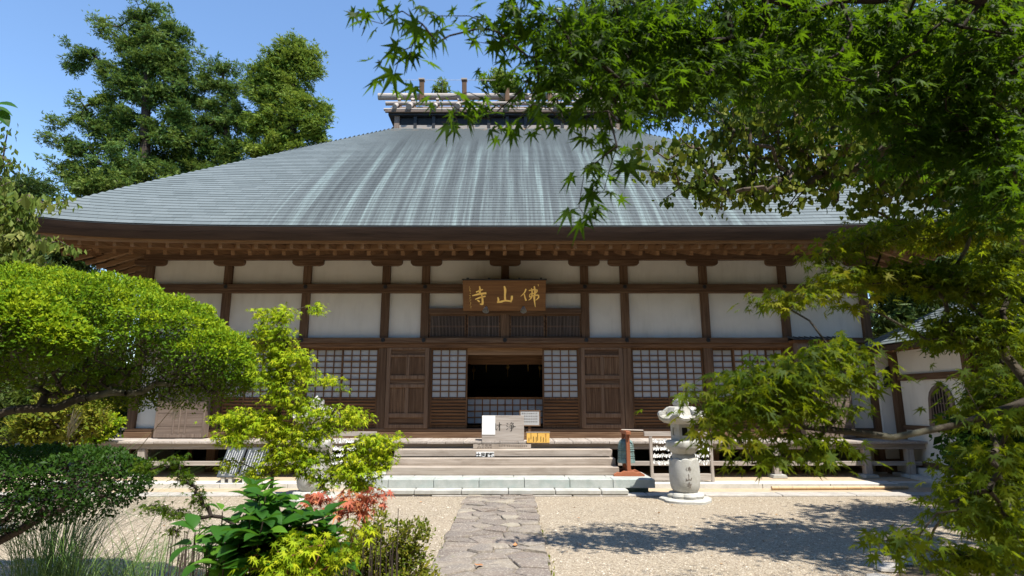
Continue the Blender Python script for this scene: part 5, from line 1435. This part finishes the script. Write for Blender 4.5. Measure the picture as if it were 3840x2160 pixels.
# --- clipped spreading tree, west side
E1 = bl([(90,800,180,125),(260,800,170,110),(400,850,150,110),(520,905,110,85),(590,950,50,50),(-60,830,160,140)], 5.1, 1.1) + bl([(260,940,260,80),(480,975,160,62),(330,995,150,40)], 5.3, .42)
def shell_tree(name, label, E, n, foot, trunk, mat, seed, lower, size, n_obj, twig=None, ntwig=360, rt=.0035, rmax=.07, zcut=-.1, inner=0):
    rng = np.random.default_rng(seed); t = thing(name, label, 'tree' if 'tree' in name else 'shrub', foot)
    C = np.array([e[0] for e in E]); Rr = np.array([e[1] for e in E]); w = (Rr[:, 0] * Rr[:, 1] + Rr[:, 0] * Rr[:, 2]) ; w /= w.sum()
    m = n * 4; idx = rng.choice(len(E), m, p=w); d = unit(rng.normal(size=(m, 3)))
    lump = 1 + .07 * np.sin(d[:, 0] * 11 + idx) * np.sin(d[:, 1] * 9 + idx * 2) + .05 * np.sin(d[:, 2] * 17 + idx)
    dep = 1 - np.abs(rng.normal(size=m)) * np.where(d[:, 2] > zcut, .11, .42); dep = np.clip(dep, .1, 1.1)
    P = C[idx] + d * Rr[idx] * (dep * lump)[:, None]
    inside = np.zeros(m, bool)
    for k in range(len(E)): inside |= (k != idx) & ((((P - C[k]) / Rr[k]) ** 2).sum(1) < .80)
    top = np.full(m, -9.)
    for k in range(len(E)):
        q_ = 1 - ((P[:, 0] - C[k, 0]) / Rr[k, 0]) ** 2 - ((P[:, 1] - C[k, 1]) / Rr[k, 1]) ** 2
        top = np.maximum(top, np.where(q_ > 0, C[k, 2] + Rr[k, 2] * np.sqrt(np.maximum(q_, 0)), -9))
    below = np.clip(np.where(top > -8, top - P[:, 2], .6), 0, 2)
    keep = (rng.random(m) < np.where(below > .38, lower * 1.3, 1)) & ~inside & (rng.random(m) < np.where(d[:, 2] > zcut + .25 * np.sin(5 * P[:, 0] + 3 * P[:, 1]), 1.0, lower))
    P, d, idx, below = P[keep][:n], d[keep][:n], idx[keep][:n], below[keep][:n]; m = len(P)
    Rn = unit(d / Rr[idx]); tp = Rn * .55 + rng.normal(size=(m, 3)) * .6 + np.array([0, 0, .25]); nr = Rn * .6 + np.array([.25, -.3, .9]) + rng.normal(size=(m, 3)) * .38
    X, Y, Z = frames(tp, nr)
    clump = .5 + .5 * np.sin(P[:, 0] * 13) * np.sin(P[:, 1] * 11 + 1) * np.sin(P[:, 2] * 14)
    paleness = np.clip(1 - below / .34, -.35, 1)       # leaves are paler near the crown top, darker lower down
    rn = np.clip(.13 + .52 * paleness + .30 * (clump - .5) + (rng.random(m) - .5) * .42, 0, .999)
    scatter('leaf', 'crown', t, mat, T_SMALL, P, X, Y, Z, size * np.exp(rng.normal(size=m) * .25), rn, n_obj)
    if inner:
        qi = rng.choice(len(E), inner, p=w); di = unit(rng.normal(size=(inner, 3))); Pi = C[qi] + di * Rr[qi] * (rng.random(inner) ** .45)[:, None] * .93
        Xi, Yi, Zi = frames(rng.normal(size=(inner, 3)), np.array([.1, -.1, .8]) + rng.normal(size=(inner, 3)) * .6)
        o_ = scatter('leaf', 'inner_foliage', t, mat, T_SMALL, Pi, Xi, Yi, Zi, size * np.exp(rng.normal(size=inner) * .3), rng.random(inner) * .3)  # inner leaves take only the dark tones, shade put into their colour
    q = rng.choice(len(E), ntwig, p=w); dd = unit(rng.normal(size=(ntwig, 3)))
    A = C[q] + dd * Rr[q] * (rng.random(ntwig) ** .4)[:, None] * .97
    tt = []
    for a_, b_ in zip(trunk[:-1], trunk[1:]):
        for f_ in (0, .25, .5, .75): tt.append(tuple(np.array(a_) * (1 - f_) + np.array(b_) * f_ + rng.normal(size=3) * (.022 if f_ else 0)))
    trunk = tt + [trunk[-1]]
    wood_of('trunk', M[twig or 'twigpale'], t, trunk, A, .09, rng, rt, rmax, 2.35, .10, 5)
    return t
tr_ = [(-5.6, 5.3, 0), (-5.2, 5.2, .9), tuple(at(-150, 1590, 5.1)), tuple(at(150, 1530, 5.05)), tuple(at(420, 1470, 5.0)), tuple(at(640, 1440, 5.1))]
shell_tree('clipped_tree', 'large clipped tree with flat spreading glossy crown before the west end of the hall', E1, 60000, (-5.6, 5.3, 0), tr_, M['topiary'], 70, .27, .0265, 300, 'barklichen', 4200, .0013, .038, inner=15000)
E2 = bl([(60,830,110,100),(130,860,90,75),(-40,900,130,130)], 3.9, .9)
shell_tree('clipped_tree', 'rounded bright green clipped tree cut by the west edge of the view', E2, 17000, (-4.6, 4.0, 0), [(-4.6, 4.0, 0), (-4.3, 4.0, 1.2), tuple(at(-60, 1330, 3.95))], M['topiary'], 71, .22, .027, 200, 'barklichen', 900, .0015, .035, inner=3500)
E3 = bl([(60,1225,200,100),(200,1220,140,95),(310,1212,68,62),(-80,1260,180,110)], 4.3, 1.0)
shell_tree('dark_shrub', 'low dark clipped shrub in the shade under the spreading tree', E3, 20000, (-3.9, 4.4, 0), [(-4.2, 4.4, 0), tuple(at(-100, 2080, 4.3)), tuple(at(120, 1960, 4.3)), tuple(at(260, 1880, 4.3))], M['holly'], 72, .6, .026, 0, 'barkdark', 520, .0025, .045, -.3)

# --- arching grasses
def grass(label, base, n, hgt, spreadr, seed, lean=1.0, plumes=()):
    rng = np.random.default_rng(seed); t = thing('grass_clump', label, 'grass', base, 'arching grass clumps')
    Vs, Fs, As = [], [], []; off = 0; SEG = 8
    for i in range(n):
        a = rng.random() * 6.283; r = spreadr * rng.random() ** .5
        b = np.array([base[0] + r * math.cos(a), base[1] + r * math.sin(a), 0]); la = a + rng.normal() * .7
        L = hgt * rng.uniform(.55, 1.15); out = lean * rng.uniform(.15, 1.25) * L; droop = rng.uniform(.05, .55) * L
        dr = np.array([math.cos(la), math.sin(la), 0]); side = np.array([-dr[1], dr[0], 0]); w = rng.uniform(.003, .0065); rn = rng.random() * .8
        for k in range(SEG + 1):
            s_ = k / SEG; p = b + dr * out * s_ ** 1.7 + np.array([0, 0, L * s_ * (1.0 - .12 * s_) - droop * s_ ** 3.2]); ww = w * (1 - s_ ** 3) * .5 + .0004
            Vs += [p - side * ww, p + side * ww + np.array([0, 0, ww * .5])]; As += [rn, rn]
        for k in range(SEG): q = off + k * 2; Fs += [(q, q + 1, q + 3), (q, q + 3, q + 2)]
        off += (SEG + 1) * 2
    o = np_obj('blade_mass', np_mesh('blade_mass', M['grass'], np.array(Vs) - np.array(base), np.array(Fs), As), t); o['kind'] = 'stuff'
    for (tx, ty, tz) in plumes:
        tip = np.array((tx, ty, tz)); b = np.array([base[0], base[1], 0.]); mid = b * .45 + tip * .55 + np.array([0, 0, .12])
        tubes('plume_stalk', M['plume'], t, [b, mid], [mid, tip], [.006, .004], [.004, .003], 5)
        m = 46; th_ = rng.random(m); P = tip[None] + np.stack([rng.normal(size=m) * .014, rng.normal(size=m) * .014, -.16 * th_], 1)
        tp = np.array([.35, 0, 1.]) + rng.normal(size=(m, 3)) * .22; X, Y, Z = frames(tp, rng.normal(size=(m, 3)))
        o = scatter('plume_hair', 'plume_head', t, M['plume'], T_SMALL, P, X, Y, Z, np.stack([np.full(m, .012), rng.uniform(.10, .2, m), np.full(m, .02)], 1), rng.random(m))
    return t
g1 = at(215, 1560, 5.9); g2 = at(715, 1545, 5.9)
grass('tall plumed grass rising behind the dark clipped shrub', (-4.25, 5.9, 0), 330, 1.45, .30, 80, 1.0, [tuple(at(265, 1585, 5.9)), tuple(at(655, 1520, 5.9))])
grass('fine grass arching over the gravel below the dark shrub', (-2.62, 4.75, 0), 210, 1.0, .22, 81, 1.0)
grass('dense short grass in the south west corner of the court', (-3.3, 4.9, 0), 330, .95, .4, 82, .8)

# --- lime green young maple
Q = [(1400,130,110,55),(1300,110,30,30),(1600,100,30,45),(1380,240,100,60),(1400,330,95,60),(1510,350,90,35),(1360,440,95,60),(1480,430,110,45),(1650,475,55,25),(1430,540,120,50),(1560,600,110,50),(1260,650,150,35),(1140,665,80,25),(1350,690,140,55),(1190,745,130,35),(1450,760,140,55),(1650,640,80,45),(1600,720,110,45),(1150,895,70,22),(1270,935,50,35),(1400,860,110,50),(1560,870,100,60),(1650,950,80,60)]
Q2 = [(60,650,80,45),(190,770,95,35),(110,830,110,50),(175,900,80,45),(70,930,110,55),(100,985,70,35),(290,745,35,15),(250,850,50,18),(20,500,20,25)]
kq = 1 / 1.3414
grow = lambda L: [(q[0], q[1], q[2] * 1.1, q[3] * 1.35) for q in L]
B = bl(Q[:3] + grow(Q[3:]), 4.75, .7, kq, 0, 1080) + bl(grow(Q2), 4.6, .7, kq, 1280, 1080)
p_top = at(1075, 1330, 4.75); p_mid = at(1030, 1690, 4.75)
broadleaf('slender young maple with lime green leaves before the west bays of the hall', B, (float(p_mid.x), 4.75, 0), 0, M['lime'], 1250, 9, .060, .028, T_MAPLE5, 'flat', 90, .0012, .014, 300, name='young_maple_tree', bark='bark', step=.08, flat=.4, trunk=[(p_mid.x - .02, 4.75, 0), tuple(p_mid), tuple(p_top)], tintspread=.4, pw=2.0, twig_sides=5)
# --- dark small leaved maple sprigs reaching over the gravel
B = bl([(730,900,70,30),(870,880,45,45),(930,950,60,40),(990,1020,35,35),(800,1110,70,25),(900,1140,70,25),(980,1175,60,25),(1010,1080,35,45),(860,1220,40,18)], 3.9, .6, kq, 0, 1080)
broadleaf('small dark green maple with thin sprigs reaching over the gravel', B, (-1.45, 3.9, 0), .8, M['maple'], 150, 8, .05, .020, T_MAPLE5, 'flat', 91, .0018, .012, 150, name='maple_sapling', cat='shrub', bark='barkdark', step=.07, flat=.5, twig_sides=5)
# --- broad leaved shrub
B = bl([(985,1950,250,130),(930,2060,200,120),(1100,2080,230,110),(1180,1990,120,70)], 2.95, .75, 1.0)
rngb = np.random.default_rng(92); t = thing('hydrangea_shrub', 'broad leaved dark green shrub with thick oval leaves at the garden edge', 'shrub', (-1.25, 3.0, 0))
A, d, idx = in_blobs(B, 95, rngb, .45); A[:, 2] = np.clip(A[:, 2], .45, 2)
S0, S1 = [], []
for a in A:
    b = np.array([-1.25 + (a[0] + 1.25) * .45 + rngb.normal() * .04, 3.0 + (a[1] - 3.0) * .5 + rngb.normal() * .04, 0]); S0 += [b, b * .5 + a * .5 + np.array([0, 0, .08])]; S1 += [b * .5 + a * .5 + np.array([0, 0, .08]), a]
tubes('stems', M['bark'], t, S0, S1, np.tile([.006, .005], len(A)), np.tile([.005, .003], len(A)), 5)
P, TP, NR, SZ, RN = [], [], [], [], []
for a in A:
    ph = rngb.random() * 6.28
    for lv, k in ((0, 4), (1, 4)):
        for q in range(k):
            an_ = ph + q * 6.283 / k + lv * .8 + rngb.normal() * .2; dv = np.array([math.cos(an_), math.sin(an_), (.45, .0)[lv] + rngb.normal() * .25])
            P.append(a + np.array([0, 0, -.06 * lv]) + dv * .012); TP.append(dv); NR.append(np.array([0, 0, 1.]) + rngb.normal(size=3) * .25); SZ.append((.10, .125)[lv] * rngb.uniform(.6, 1.15)); RN.append(np.clip(.2 + .3 * rngb.random() + (.55 if rngb.random() < .13 else 0), 0, .99))
X, Y, Z = frames(np.array(TP), np.array(NR))
scatter('leaf', 'leaf_mass', t, M['broad'], T_BROAD, np.array(P), X, Y, Z, np.array(SZ), np.array(RN), 300, True)
# --- bare sticks in the planting
sticks = thing('dead_stalks', 'thin bare upright stalks standing between the broad leaved shrub and the azalea', 'stalks', (-1.0, 3.6, 0))
S0, S1 = [], []
for i in range(90):
    px = random.choice([random.uniform(640, 800), random.uniform(1260, 1500), random.uniform(800, 1260)]); p = at(px, random.uniform(1960, 2080) - (110 if px > 1470 and random.random() < .3 else 0), random.uniform(3.3, 4.0))
    S0.append((p.x + random.gauss(0, .03), p.y, 0)); S1.append(tuple(p))
o = tubes('stalk_mass', M['barkdark'], sticks, S0, S1, np.full(90, .0035), np.full(90, .0022), 5); o['kind'] = 'stuff'
# --- red and yellow maple sprigs, azalea
B = bl([(1330,1890,85,42),(1250,1915,60,30),(1400,1880,45,35),(1180,1870,45,28)], 3.35, .7, 1.0)
broadleaf('red leaved maple seedling between the broad leaves and the azalea', B, (-.85, 3.4, 0), .9, M['red'], 32, 8, .05, .032, T_MAPLE, 'flat', 93, .0016, .01, 300, name='red_maple_sapling', cat='shrub', bark='stemred', step=.08, flat=.5, twig_sides=5)
B = bl([(1130,2040,150,45),(1010,2110,130,45),(1290,2075,120,35),(1340,1975,60,40),(1120,2150,180,40),(1250,1930,40,30)], 2.75, .5, 1.0)
broadleaf('yellow green maple seedling spilling over the front of the broad leaved shrub', B, (-.9, 2.8, 0), .7, M['lime'], 95, 8, .05, .028, T_MAPLE, 'flat', 94, .0016, .009, 300, name='maple_sapling', cat='shrub', bark='stemred', step=.08, flat=.4, twig_sides=5)
B = bl([(1420,2040,130,75),(1530,2010,75,70),(1500,2110,120,70),(1340,2090,110,80),(1410,1945,50,35),(1590,2000,35,30),(1250,2150,150,60),(1400,2180,250,60)], 4.2, .9, 1.0)
broadleaf('clipped azalea of tiny olive green leaves beside the flagstone path', B, (-.95, 4.2, 0), .12, M['azalea'], 760, 15, .035, .026, T_SMALL, 'up', 95, .0016, .012, 0, name='azalea_shrub', cat='shrub', bark='twigpale', step=.05, flat=.9, shell=.35, pw=2.6, twig_sides=4)

# --- round leaved tree on the east side
B = bl([(1640,400,70,40),(1690,430,100,50),(1760,470,100,50),(1830,400,130,80),(1800,330,110,60),(1720,370,80,40),(1890,480,130,55),(1990,460,120,80),(2040,350,160,90),(1940,300,160,80),(1800,265,60,40),(2120,430,130,80),(2250,350,180,130),(2350,480,200,120),(2000,200,220,100),(2500,400,200,200)], 5.8, .8)
broadleaf('round leaved tree reaching over the east half of the hall roof', B, (6.6, 6.2, 0), 3.6, M['katsura'], 760, 11, .15, .058, T_HEART, 'droop', 100, .005, .10, 300, name='round_leaf_tree', bark='bark', step=.2, flat=.55, trunk=[(6.6, 6.2, 0), (6.4, 6.1, 2.2), (5.4, 5.9, 3.9)], tintspread=.45)
B = [(np.array(c), np.array(r)) for c, r in (((5.3, 5.3, 5.6), (1.2, 1.1, .55)), ((6.2, 5.4, 5.6), (1.6, 1.5, .8)), ((8.0, 6.6, 5.6), (1.7, 1.6, .9)), ((7.4, 4.4, 5.0), (1.6, 1.4, .8)), ((9.8, 6.8, 5.4), (1.6, 2.0, .9)), ((9.0, 4.0, 4.2), (1.5, 1.5, 1.0)))]
broadleaf('dense tall tree whose high crown shades the east side of the court', B, (9.2, 5.2, 0), 4.6, M['katsura'], 800, 22, .24, .085, T_HEART, 'any', 103, .006, .16, 0, name='shade_tree', bark='barkdark', step=.25, flat=.6)
# --- shrubs and tree by the annex
B = bl([(2440,1130,70,60),(2500,1100,70,90),(2400,1080,40,30),(2540,1200,70,60)], 6.4, .8)
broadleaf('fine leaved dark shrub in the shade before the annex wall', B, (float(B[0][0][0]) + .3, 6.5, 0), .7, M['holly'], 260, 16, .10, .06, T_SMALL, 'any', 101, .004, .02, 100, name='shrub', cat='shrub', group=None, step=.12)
B = bl([(2400,830,70,50),(2480,800,90,60),(2350,860,35,25),(2560,860,90,80),(2500,700,120,60)], 8.3, .8)
broadleaf('small leaved evergreen hanging over the annex eave', B, (10.4, 8.3, 0), 3.2, M['holly'], 330, 18, .14, .065, T_SMALL, 'any', 102, .005, .08, 0, name='evergreen_tree', step=.2)

# --- the maple whose boughs frame the view
S_ = [(905,45),(940,22),(962,60),(985,38),(1012,28),(1042,18),(1062,60),(1090,40),(1100,108),(950,150),(1010,128),(1036,118),(1022,184),(985,212),(1130,90),(1180,40),(1212,70),(1200,105),(1240,112),(1252,80),(1285,60),(1100,252),(1135,262),(1180,232),(1212,242),(1110,308),(1150,306),(1172,290),(1232,300),(1260,272),(1292,312),(1340,262),(1380,272),
      (1472,350),(1522,342),(1552,368),(1472,418),(1500,408),(1532,430),(1578,408),(1490,452),(1520,478),(1492,500),(1470,540),(1456,520),(1562,312),(1320,330),(1250,330),(1420,310)]
rngm = np.random.default_rng(110)
A1 = np.array([at(x * K, y * K, 1.62 + rngm.uniform(-.12, .16)) for x, y in S_])
DEN = [(1330,60,90,70,1.7),(1400,130,100,90,1.7),(1480,70,120,80,1.8),(1460,200,110,70,1.75),(1380,230,90,45,1.7),(1570,120,120,120,1.9),(1600,250,110,60,1.8),(1520,280,80,40,1.7),(1720,90,140,110,2.0),(1700,220,110,70,1.9),(1850,60,160,90,2.1),(1860,180,130,70,2.0),(2000,70,160,90,2.2),(2050,200,150,80,2.1),(2200,90,180,110,2.2),(2250,250,170,100,2.2),(2430,120,170,150,2.1),(2450,320,150,130,2.2),(2300,400,130,70,2.3),(2520,480,100,120,2.1)]
B = bl(DEN, 2.0, .55)
nA = 660; A2, d2, i2 = in_blobs(B, nA, rngm, .6)
# unseen layer of the same crown, placed to shade boughs and ground
B3 = [(np.array(c), np.array(r)) for c, r in (((.75, 1.0, 4.15), (1.2, .8, .32)), ((5.4, 3.4, 4.6), (1.4, 1.4, .9)), ((3.6, 3.4, 4.9), (1.0, .8, .4)), ((2.4, .8, 4.3), (1.6, .9, .35)), ((3.9, 1.0, 4.5), (1.2, 1.4, .6)), ((3.2, 2.2, 4.7), (1.2, 1.0, .5)))]
A3, d3, i3 = in_blobs(B3, 700, rngm, .6)
A = np.concatenate([A1, A2, A3])
mt = thing('maple_tree', 'overhanging green maple whose star leaved boughs hang across the sky and ridge', 'tree', (3.9, .5, 0))
wood_of('trunk', M['barkdark'], mt, [(3.9, .5, 0), (3.6, .8, 1.9), (2.9, 1.3, 3.2), (1.6, 1.6, 3.5)], A, .10, rngm, .0009, .035, 2.2, .06, 6)
tint = np.clip(.1 + .3 * rngm.random(len(A)), 0, 1)
P_ = np.concatenate([np.repeat(A1, 1, 0)])
fo = lambda AA, per, spread, n_obj, tn, seed, mat=M['maple'], par=mt, sz=.040, flat=.5: foliage(par, AA, per, spread, sz, T_MAPLE, mat, 'flat', np.random.default_rng(seed), n_obj, 'leaf', 'crown', flat * .6, tn, .25, .18)
fo(A1, 3, .055, 147, np.full(len(A1), .12), 111, sz=.051)
fo(A2, 10, .12, 150, np.clip(.12 + .35 * rngm.random(nA), 0, 1), 112)
fo(A3, 12, .22, 0, np.full(len(A3), .3), 113, sz=.05)
# lower bough: horizontal limb from the east edge, some sprays tinted brighter for the sun
LOW = [(2080,650,70,25,2.4),(2150,620,90,30,2.4),(2250,580,120,35,2.5),(2380,600,110,40,2.5),(2480,560,110,50,2.4),(2200,690,110,35,2.4),(2100,700,70,25,2.3),(2000,745,90,25,2.2),(1940,770,60,18,2.2),(2320,700,120,45,2.4),(2450,720,120,60,2.3),(2150,770,60,25,2.3),(2400,830,120,50,2.3),(2520,860,70,90,2.2),
       (2080,890,120,45,2.0),(1980,930,130,40,1.9),(1910,965,110,35,1.85),(1860,990,60,25,1.8),(1690,968,14,8,1.75),(1740,985,18,8,1.75),(2120,950,110,45,2.0),(1950,1010,140,45,1.9),(1850,1040,110,40,1.85),(2060,1030,100,40,1.95),(1790,1095,45,26,1.75),(1850,1110,70,30,1.8),(1960,1100,90,30,1.9),(2000,1160,80,30,1.9),(1900,1150,60,25,1.85),(2060,1180,50,30,1.9),(2010,1230,25,25,1.85),(2080,1120,50,25,1.95),
       (2490,1010,90,80,2.6),(2450,1230,90,60,2.6),(2530,1310,80,90,2.3),(2420,1400,120,40,2.2),(2520,1000,80,90,2.6),(2510,1150,70,60,2.7),(2520,900,80,80,2.8),(2480,1220,120,70,2.7),(2550,1400,80,60,2.4),(2500,640,90,80,2.8),(2540,740,60,80,2.8),(2380,950,30,20,2.2),(2480,1050,50,60,2.1),(2520,1200,60,90,2.0),(2540,1350,60,70,2.0),(2400,1260,60,60,2.1),(2480,1300,90,60,2.05),
       (2200,1385,50,22,1.9),(2300,1355,60,22,1.95),(2380,1345,60,22,2.0),(2260,1365,50,16,1.95),(2320,1430,40,16,2.0)]
B = bl(LOW, 2.0, .45)
rngl = np.random.default_rng(120)
A4, d4, i4 = in_blobs(B, 880, rngl, .6)
ml = thing('maple_tree', 'yellow green maple with a lichen spotted limb reaching in front of the annex', 'tree', (4.2, 2.1, 0))
limb = [(4.2, 2.1, 0), (3.9, 2.1, .9), tuple(at(3900, 1490, 2.1)), tuple(at(3600, 1590, 2.1)), tuple(at(3350, 1640, 2.05)), tuple(at(3190, 1620, 2.0)), tuple(at(3000, 1600, 1.95))]
wood_of('trunk', M['barklichen'], ml, limb, A4, .09, rngl, .0010, .030, 2.1, .06, 7)
bt = rngl.random(len(LOW)); warm = np.array([.75 if (650 <= q[1] <= 830 and q[0] < 2300) or q[1] < 640 or (1080 < q[1] < 1130 and q[0] < 1860) else .38 for q in LOW])  # chosen sprays get yellower, brighter leaves, sunlight put into their tint
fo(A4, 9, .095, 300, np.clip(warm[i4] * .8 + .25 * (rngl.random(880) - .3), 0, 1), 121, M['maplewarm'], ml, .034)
# a few leaf tips entering at the west edge
lt = thing('overhanging_twig', 'dark pointed leaf tips entering beside the pale drooping tree', 'twig', tuple(at(-60, 400, 3.0)))
P0 = np.array([at(-40, 395, 3.0), at(-30, 410, 3.0), at(-45, 400, 3.02)]); TP = np.array([(1, 0, .12), (.75, 0, -.55), (.9, .3, -.1)]); X, Y, Z = frames(TP, np.array([(0, -.6, 1.)] * 3))
scatter('leaf', 'leaf_mass', lt, M['broad'], T_BROAD, P0, X, Y, Z, np.array([.15, .14, .12]), np.array([.2, .1, .3]), 3)
tubes('stem', M['bark'], lt, [at(-300, 330, 3.0)], [at(-38, 400, 3.0)], [.006], [.003], 6)
for o in list(bpy.data.objects):
    if o.name.split('.')[0] == 'crown' or o.name.startswith('crown.'):
        pass
# --- unseen trees added behind the viewer to block part of the sky light
for i, (x, y, h) in enumerate(((-13, -8, 15), (-6, -12, 18), (1, -13, 17), (8, -13, 18), (15, -9, 16), (-17, -1, 14), (17, 1, 14))):
    B = [(np.array((x + a, y + b, h * .62 + c)), np.array((3.6, 2.8, h * .2))) for a, b, c in ((0, 0, 0), (-2.4, .5, -h * .22), (2.4, .6, -h * .2), (.3, .4, h * .2), (-1, .2, -h * .42), (2, .2, -h * .4))]
    broadleaf(('westernmost', 'tall', 'tallest', 'broad', 'easternmost', 'shorter western', 'shorter eastern')[i] + ' unseen dark tree added south of the court to cut skylight', B, (x, y, 0), h * .8, M['woods'], 330, 18, 1.1, .85, T_SPRAYS, 'any', 150 + i, .03, .4, group='unseen trees added south of the court', step=1.2)

# --- litter under the trees and weeds along the flags
rngz = np.random.default_rng(200); m = 520
gx = np.concatenate([rngz.uniform(2.2, 9, 300), rngz.normal(-2.6, 1.0, 120), rngz.uniform(-5, 8, 100)]); gy = np.concatenate([rngz.uniform(5.4, 9.5, 300), rngz.uniform(4.6, 7.2, 120), rngz.uniform(6, 10.8, 100)])
lt_ = thing('leaf_litter', None, None, (0, 0, 0)); th = rngz.random(m) * 6.28
X = np.stack([np.cos(th), np.sin(th), rngz.normal(size=m) * .3], 1); X = unit(X); Y = unit(np.cross(np.tile([0, 0, 1.], (m, 1)), X)); Z = np.cross(X, Y)
scatter('leaf', 'leaf_litter_bits', lt_, M['litter'], T_SMALL, np.stack([gx, gy, np.full(m, .012)], 1), X, Y, Z, .028 * np.exp(rngz.normal(size=m) * .4), rngz.random(m))
o = lt_.children[0]; o.parent = None; o.name = 'leaf_litter_stuff'; bpy.data.objects.remove(lt_); o.name = 'leaf_litter'; o['kind'] = 'stuff'
m = 1500; side = rngz.random(m) < .5
gy = rngz.uniform(5.4, 10.6, m); clus = .5 + .5 * np.sin(gy * 4.1 + side * 2) ; keep = rngz.random(m) < clus ** 2 * np.clip((9.8 - gy) / 3, .05, 1)
gx = np.where(side, -.66, .56) + rngz.normal(size=m) * .025; gx, gy = gx[keep], gy[keep]; m = len(gx)
wd = thing('weeds', None, None, (0, 0, 0)); tp = np.array([0, 0, .8]) + rngz.normal(size=(m, 3)) * .5; X, Y, Z = frames(tp, rngz.normal(size=(m, 3)))
scatter('leaf', 'weed_bits', wd, M['azalea'], T_SMALL, np.stack([gx, gy, np.full(m, .004)], 1), X, Y, Z, .022 * np.exp(rngz.normal(size=m) * .4), rngz.random(m))
o = wd.children[0]; o.parent = None; bpy.data.objects.remove(wd); o.name = 'weeds'; o['kind'] = 'stuff'
